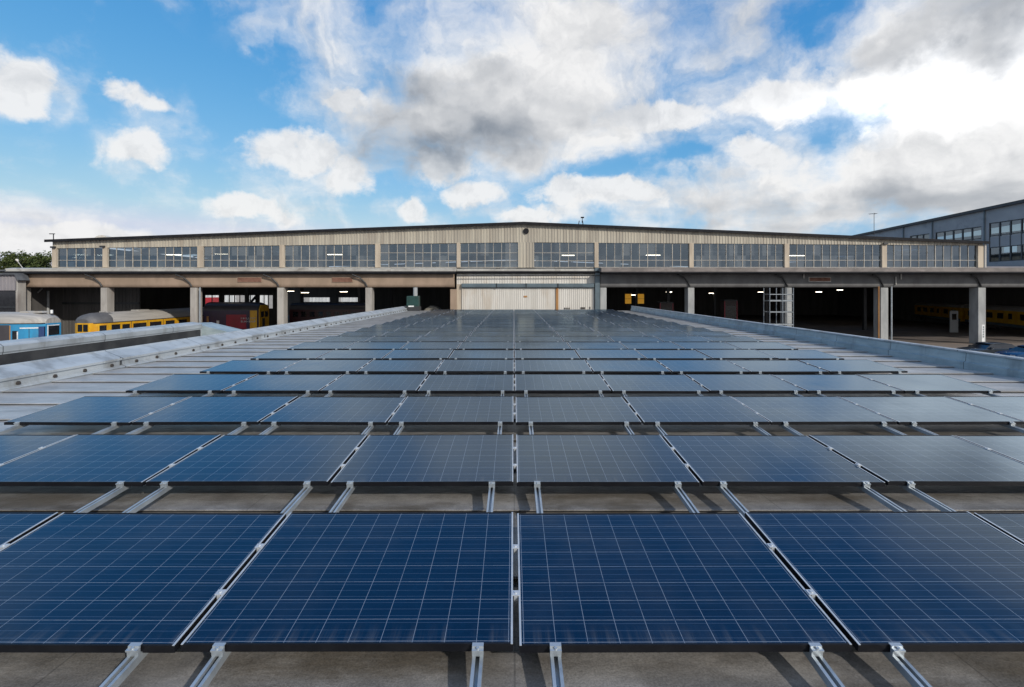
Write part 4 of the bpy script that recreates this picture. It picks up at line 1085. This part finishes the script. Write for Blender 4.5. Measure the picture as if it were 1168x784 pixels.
# ------------------------------------------------------------------ cars beyond the right parapet
def car(name, loc, rz, m, label):
    t = empty(name, loc, rz); tag(t, label, 'car')
    L, Wd = 4.4, 1.78
    lower = [(-2.2, .35), (-2.18, .75), (-1.9, .88), (-.95, .98), (1.5, 1.0), (2.1, .92), (2.2, .6), (2.18, .33)]
    mb = MB(); ys = [(-Wd / 2, .94), (-Wd / 2 + .06, 1.0), (Wd / 2 - .06, 1.0), (Wd / 2, .94)]
    vs = []
    for (yy, s_) in ys: vs += [(p[0] * (1 - (1 - s_) * .3), yy, .33 + (p[1] - .33) * s_) for p in lower]
    n = len(lower)
    mb.add(vs, [(i * n + k, i * n + (k + 1) % n, (i + 1) * n + (k + 1) % n, (i + 1) * n + k) for i in range(3) for k in range(n)], 0, True)
    mb.add(vs[:n], [tuple(range(n))[::-1]]); mb.add(vs[-n:], [tuple(range(n))])
    body = mb.build('body', m, t)
    # cabin: glass house and a curved roof skin
    gh = [(-1.15, .97), (-.45, 1.32), (1.0, 1.36), (1.75, .99)]
    mb = MB(); vs = []
    for (yy, s_) in ((-.80, 0), (-.60, 1), (.60, 1), (.80, 0)):
        vs += [(p[0], yy, p[1] if (p[1] < 1.1 or s_) else p[1] - .05) for p in gh]
    lowz = [(-1.15, -.80, .97), (1.75, -.80, .99)]
    mb.add([(-1.15, -.82, .96), (1.75, -.82, .98), (1.05, -.62, 1.36), (-.5, -.62, 1.32), (-1.15, .82, .96), (1.75, .82, .98), (1.05, .62, 1.36), (-.5, .62, 1.32)],
           [(0, 1, 2, 3), (5, 4, 7, 6), (0, 3, 7, 4), (1, 5, 6, 2), (3, 2, 6, 7)])
    mb.build('window', M['darkglass'], t)
    mb = MB(); NXr, NYr = 8, 6; vs = []
    for i in range(NXr + 1):
        for j in range(NYr + 1):
            a, b = i / NXr, j / NYr
            vs.append((-.62 + 1.8 * a, -.64 + 1.28 * b, 1.31 + .115 * math.sin(math.pi * min(1, max(0, .06 + .88 * a))) ** .6 + .03 * math.sin(math.pi * b) - .02))
    mb.add(vs, [(i * (NYr + 1) + j, (i + 1) * (NYr + 1) + j, (i + 1) * (NYr + 1) + j + 1, i * (NYr + 1) + j + 1) for i in range(NXr) for j in range(NYr)], 0, True)
    ro = mb.build('roof', m, t); sm = ro.modifiers.new('s', 'SOLIDIFY'); sm.thickness = .03; sm.offset = -1
    for x in (-1.35, 1.35):
        for sy in (-1, 1):
            q = MB(); q.tube([(x, sy * .72 - .1, .32), (x, sy * .72 + .1, .32)], .32, 18); wh = q.build('wheel', M['rubber'], t)
            q = MB(); q.tube([(x, sy * .83 - .02, .32), (x, sy * .83 + .01, .32)], .2, 14); q.build('rim', M['alu'], wh)
    for sy in (-.6, .6):
        q = MB(); q.box(-2.22, -2.12, sy - .17, sy + .17, .62, .76); q.build('headlight', M['alu'], t)
    for sy in (-.92, .92):
        q = MB(); q.box(-.85, -.68, sy - .08, sy + .08, 1.0, 1.12); q.build('mirror', m, t)
car('parked_car', (39.0, 40.2, 0), R(0), mat('car_dark_grey', (.035, .042, .05), (.03, .036, .043), 3, rough=.25), 'dark grey car parked in the yard beyond the right parapet')
car('parked_car', (40.1, 37.9, 0), R(0), mat('car_blue', (.015, .055, .14), (.013, .05, .12), 3, rough=.25), 'blue car parked nearest the right parapet at the frame edge')

# ------------------------------------------------------------------ grey building at the right
XG = 59.0
gb = empty('grey_building', (XG + 8, 80, 8.2)); tag(gb, 'dark grey upper storey with large black framed windows rising at the right', 'building')
def gy(px): return XG * F / (px - VX)
def gp(mb, name, m, par=None): return under(mb.build(name, m), par or gb)
zr0, zr1 = 8.22, 15.0
def gtop(y): return 15.85 - (y - 55) * .034
wins = [(gy(1240), gy(1186), 9.1, 14.1), (gy(1178), gy(1128), 9.15, 14.0), (gy(1119.5), gy(1067), 9.15, 13.75), (gy(1060), gy(1038), 9.15, 13.75)]
wins = sorted(wins)
yy = 50.0 if False else wins[0][0] - 1.0
mb = MB()
def wall(y0, y1, za, zb0, zb1):
    mb.add([(XG, y0, za), (XG, y1, za), (XG, y1, zb1), (XG, y0, zb0), (XG + .3, y0, za), (XG + .3, y1, za), (XG + .3, y1, zb1), (XG + .3, y0, zb0)],
           [(0, 3, 2, 1), (4, 5, 6, 7), (0, 1, 5, 4), (3, 7, 6, 2), (0, 4, 7, 3), (1, 2, 6, 5)])
ystart = yy; yend = 98.0
prev = ystart
for (a, b, z0, z1) in wins:
    wall(prev, a, zr0, gtop(prev), gtop(a)); wall(a, b, zr0, z0, z0); wall(a, b, z1, gtop(a), gtop(b)); prev = b
wall(prev, yend, zr0, gtop(prev), gtop(yend))
gp(mb, 'wall', M['greywall'])
for (a, b, z0, z1) in wins:
    mb = MB(); mb.add([(XG + .12, a, z0), (XG + .12, b, z0), (XG + .12, b, z1), (XG + .12, a, z1)], [(0, 3, 2, 1)]); wn_ = gp(mb, 'window', M['glassb'])
    mb = MB(); n = max(2, round((b - a) / 1.35))
    for k in range(n + 1):
        y = a + (b - a) * k / n; mb.box(XG + .04, XG + .2, max(a, y - .07), min(b, y + .07), z0, z1)
    for z in (z0, z0 + (z1 - z0) * .36, z0 + (z1 - z0) * .66, z1 - .1): mb.box(XG + .05, XG + .19, a + .08, b - .08, z, z + .1)
    under(mb.build('frame', M['darkframe']), wn_)
    mb = MB(); mb.box(XG + .06, XG + .11, a + .1, b - .1, z0 + (z1 - z0) * .38, z0 + (z1 - z0) * .64); under(mb.build('spandrel', M['greywall']), wn_)
for y in (gy(1123.5), gy(1064), gy(1031)):
    mb = MB(); mb.tube([(XG - .1, y, 9), (XG - .1, y, gtop(y) + .25)], .08, 8); gp(mb, 'downpipe', M['steelblue'])
mb = MB()
mb.add([(XG - .35, ystart, gtop(ystart)), (XG - .35, yend, gtop(yend)), (XG - .35, yend, gtop(yend) + .35), (XG - .35, ystart, gtop(ystart) + .35), (XG + 15.5, ystart, gtop(ystart) + .2), (XG + 15.5, yend, gtop(yend) + .2), (XG + 15.5, yend, gtop(yend) + .7), (XG + 15.5, ystart, gtop(ystart) + .7)],
       [(0, 3, 2, 1), (4, 5, 6, 7), (0, 1, 5, 4), (3, 7, 6, 2), (0, 4, 7, 3), (1, 2, 6, 5)])
gp(mb, 'roof', M['lead'])
mb = MB(); mb.box(XG + .31, XG + 15, ystart, ystart + .3, zr0, gtop(ystart)); gp(mb, 'end_wall', M['greywall'])
mb = MB(); mb.box(XG + .31, XG + 15, yend - .3, yend, zr0, gtop(yend)); gp(mb, 'end_wall', M['greywall'])
# far wall has openings so that daylight shows through the glass
mb = MB()
mb.box(XG + 14.7, XG + 15, ystart + .31, yend - .31, zr0, 11.3); mb.box(XG + 14.7, XG + 15, ystart + .31, yend - .31, 12.9, gtop(yend) - .02)
for y in range(int(ystart) + 2, int(yend) - 1, 4): mb.box(XG + 14.7, XG + 15, y - .9, y + .9, 11.3, 12.9)
gp(mb, 'back_wall', M['colr'])

# ------------------------------------------------------------------ low building at the far left
t = empty('low_grey_shed', (-59, 52, 0)); tag(t, 'low grey shed with dark glazing at the far left behind the blue carriage', 'building')
Yl = 50.5
x1 = PX(19.5, Yl); zt, zm = PZ(313, Yl), PZ(331.5, Yl)
def lp(mb, name, m, par=None): return under(mb.build(name, m), par or t)
mb = MB(); corr(mb, -66, x1, lambda x: zm, lambda x: zt - .05, Yl, .05, .35); lp(mb, 'fascia', M['greypaint'] if False else M['mauve'])
mb = MB(); mb.prism([(-66, zt - .05), (x1, zt - .05), (x1 + .35, zt - .7), (x1 + .45, zt - .6), (x1 + .1, zt + .12), (-66, zt + .12)], Yl - .3, 51.4, 'y'); lp(mb, 'roof', M['slate'])
mb = MB(); mb.box(-66, x1 - .1, Yl + .12, Yl + .16, .9, zm); wn_ = lp(mb, 'window', M['darkglass'])
mb = MB()
for k in range(9): mb.box(-66 + k * 1.55, -66 + k * 1.55 + .09, Yl + .02, Yl + .119, .9, zm)
for z in (2.2, 3.9): mb.box(-66, x1 - .1, Yl + .05, Yl + .118, z, z + .08)
under(mb.build('frame', M['darkframe']), wn_)
mb = MB(); mb.box(-66, x1 - .1, Yl + .02, Yl + .3, 0, .89); lp(mb, 'wall', M['render'])
mb = MB(); mb.box(x1 - .09, x1 + .12, Yl - .05, 51.3, 0, zt - .72); lp(mb, 'side_wall', M['colu'])

# ------------------------------------------------------------------ pale shed seen through the far openings of the depot
t = empty('pale_shed', (-50, 134, 0)); tag(t, 'pale ribbed shed seen through the back openings of the depot', 'building')
mb = corr(MB(), -96, -24, dz(0), dz(6.4), 132, .10, .9); o = mb.build('wall', mat('pale_shed_wall', (.62, .64, .66), (.45, .48, .5), .7, (1, 1, .06), rough=.6, stain=(.12, .13, .15, .6)), None); under(o, t)
mb = MB(); mb.box(-96.2, -23.8, 131.6, 144, 6.41, 6.7); under(mb.build('roof', M['slate']), t)
for q in (-74.5, -66, -57.5, -49):
    mb = MB(); mb.box(q, q + 2.6, 131.80, 131.86, 0, 4.9); under(mb.build('door', M['greywall']), t)
t = empty('red_panel_truck', (PX(236.5, 124) , 124, 0)); tag(t, 'bright red lorry box glimpsed through the leftmost back opening of the depot', 'lorry')
mb = MB(); mb.box(-1.2, 1.2, 0, 5, .9, 3.8); mb.build('box_body', mat('lorry_red', (.38, .02, .03), None, 2, rough=.4), t, .04)
mb = MB(); mb.box(-1.1, 1.1, 5.02, 6.8, .7, 2.9); mb.build('cab', M['signwhite'], t, .1)
for x in (-.95, .95):
    for y in (1.0, 5.8):
        q = MB(); q.tube([(x - .12, y, .48), (x + .12, y, .48)], .48, 14); q.build('wheel', M['rubber'], t)

# ------------------------------------------------------------------ trees at the left horizon
M['leaf'] = mat('leaf', (.030, .050, .014), (.075, .095, .028), .55, rough=.7, spec=.2, detail=3)
M['leafb'] = mat('leaf_olive', (.035, .044, .013), (.080, .085, .028), .6, rough=.7, spec=.2, detail=3)
M['bark'] = mat('bark', (.09, .07, .05), (.06, .045, .035), 3, rough=.9)
def tree(x, y, h, wd, seed, label, m):
    rr = random.Random(seed)
    t = empty('tree', (x, y, 0)); tag(t, label, 'tree', 'trees behind the depot')
    mb = MB(); mb.tube([(0, 0, 0), (.1, 0, h * .3), (-.1, .1, h * .6), (0, 0, h * .85)], [.35, .28, .18, .06], 8)
    for k in range(7):
        a = rr.uniform(0, 6.28); z = h * rr.uniform(.3, .65); r_ = wd * rr.uniform(.25, .42)
        mb.tube([(0, 0, z), (math.cos(a) * r_ * .5, math.sin(a) * r_ * .5, z + h * .08), (math.cos(a) * r_, math.sin(a) * r_, z + h * .2)], [.14, .09, .03], 6)
    mb.build('trunk', M['bark'], t)
    mb = MB()
    clumps = []
    for k in range(44):
        a = rr.uniform(0, 6.28); zz = rr.uniform(.22, .97); rad = wd / 2 * math.sqrt(max(.05, 1 - ((zz - .5) / .52) ** 2)) * rr.uniform(.45, 1.0)
        clumps.append((math.cos(a) * rad, math.sin(a) * rad, h * zz, rr.uniform(.7, 1.5)))
    for (cx_, cy_, cz_, cr) in clumps:
        for k in range(95):
            v = Vector((rr.gauss(0, 1), rr.gauss(0, 1), rr.gauss(0, .8))).normalized() * cr * rr.uniform(.5, 1.05)
            p = Vector((cx_, cy_, cz_)) + v
            s_ = rr.uniform(.14, .30)
            a = Vector((rr.gauss(0, 1), rr.gauss(0, 1), rr.gauss(0, 1))).normalized(); b = a.orthogonal().normalized() * s_; c_ = a.cross(b)
            mb.add([p - b, p - c_ * .6, p + b, p + c_ * .6], [(0, 1, 2, 3)])
    mb.build('crown', m, t)
TR = [(0, 302, 118, 8.5, 'leafb', 'round olive tree at the left edge of the photo'), (12, 291, 112, 7.5, 'leaf', 'tall dark tree second from the left edge'),
      (24, 293, 117, 7.0, 'leafb', 'olive tree behind the leaning roof lamp'), (34, 290, 113, 7.0, 'leaf', 'tallest dark tree left of the depot roof'),
      (45, 292.5, 118, 7.5, 'leafb', 'olive tree just left of the roof corner mast'), (58, 289.0, 113, 8.5, 'leaf', 'dark tree rising behind the left roof corner'),
      (-14, 292, 114, 8.5, 'leaf', 'dark tree just outside the left frame edge')]
for i, (px, py, Y, wd, m, lab) in enumerate(TR):
    if px == -14: continue
    py = 290 if px == 0 else py
    tree(PX(px, Y), Y, PZ(py, Y) + .3, wd, 40 + i, lab, M[m])
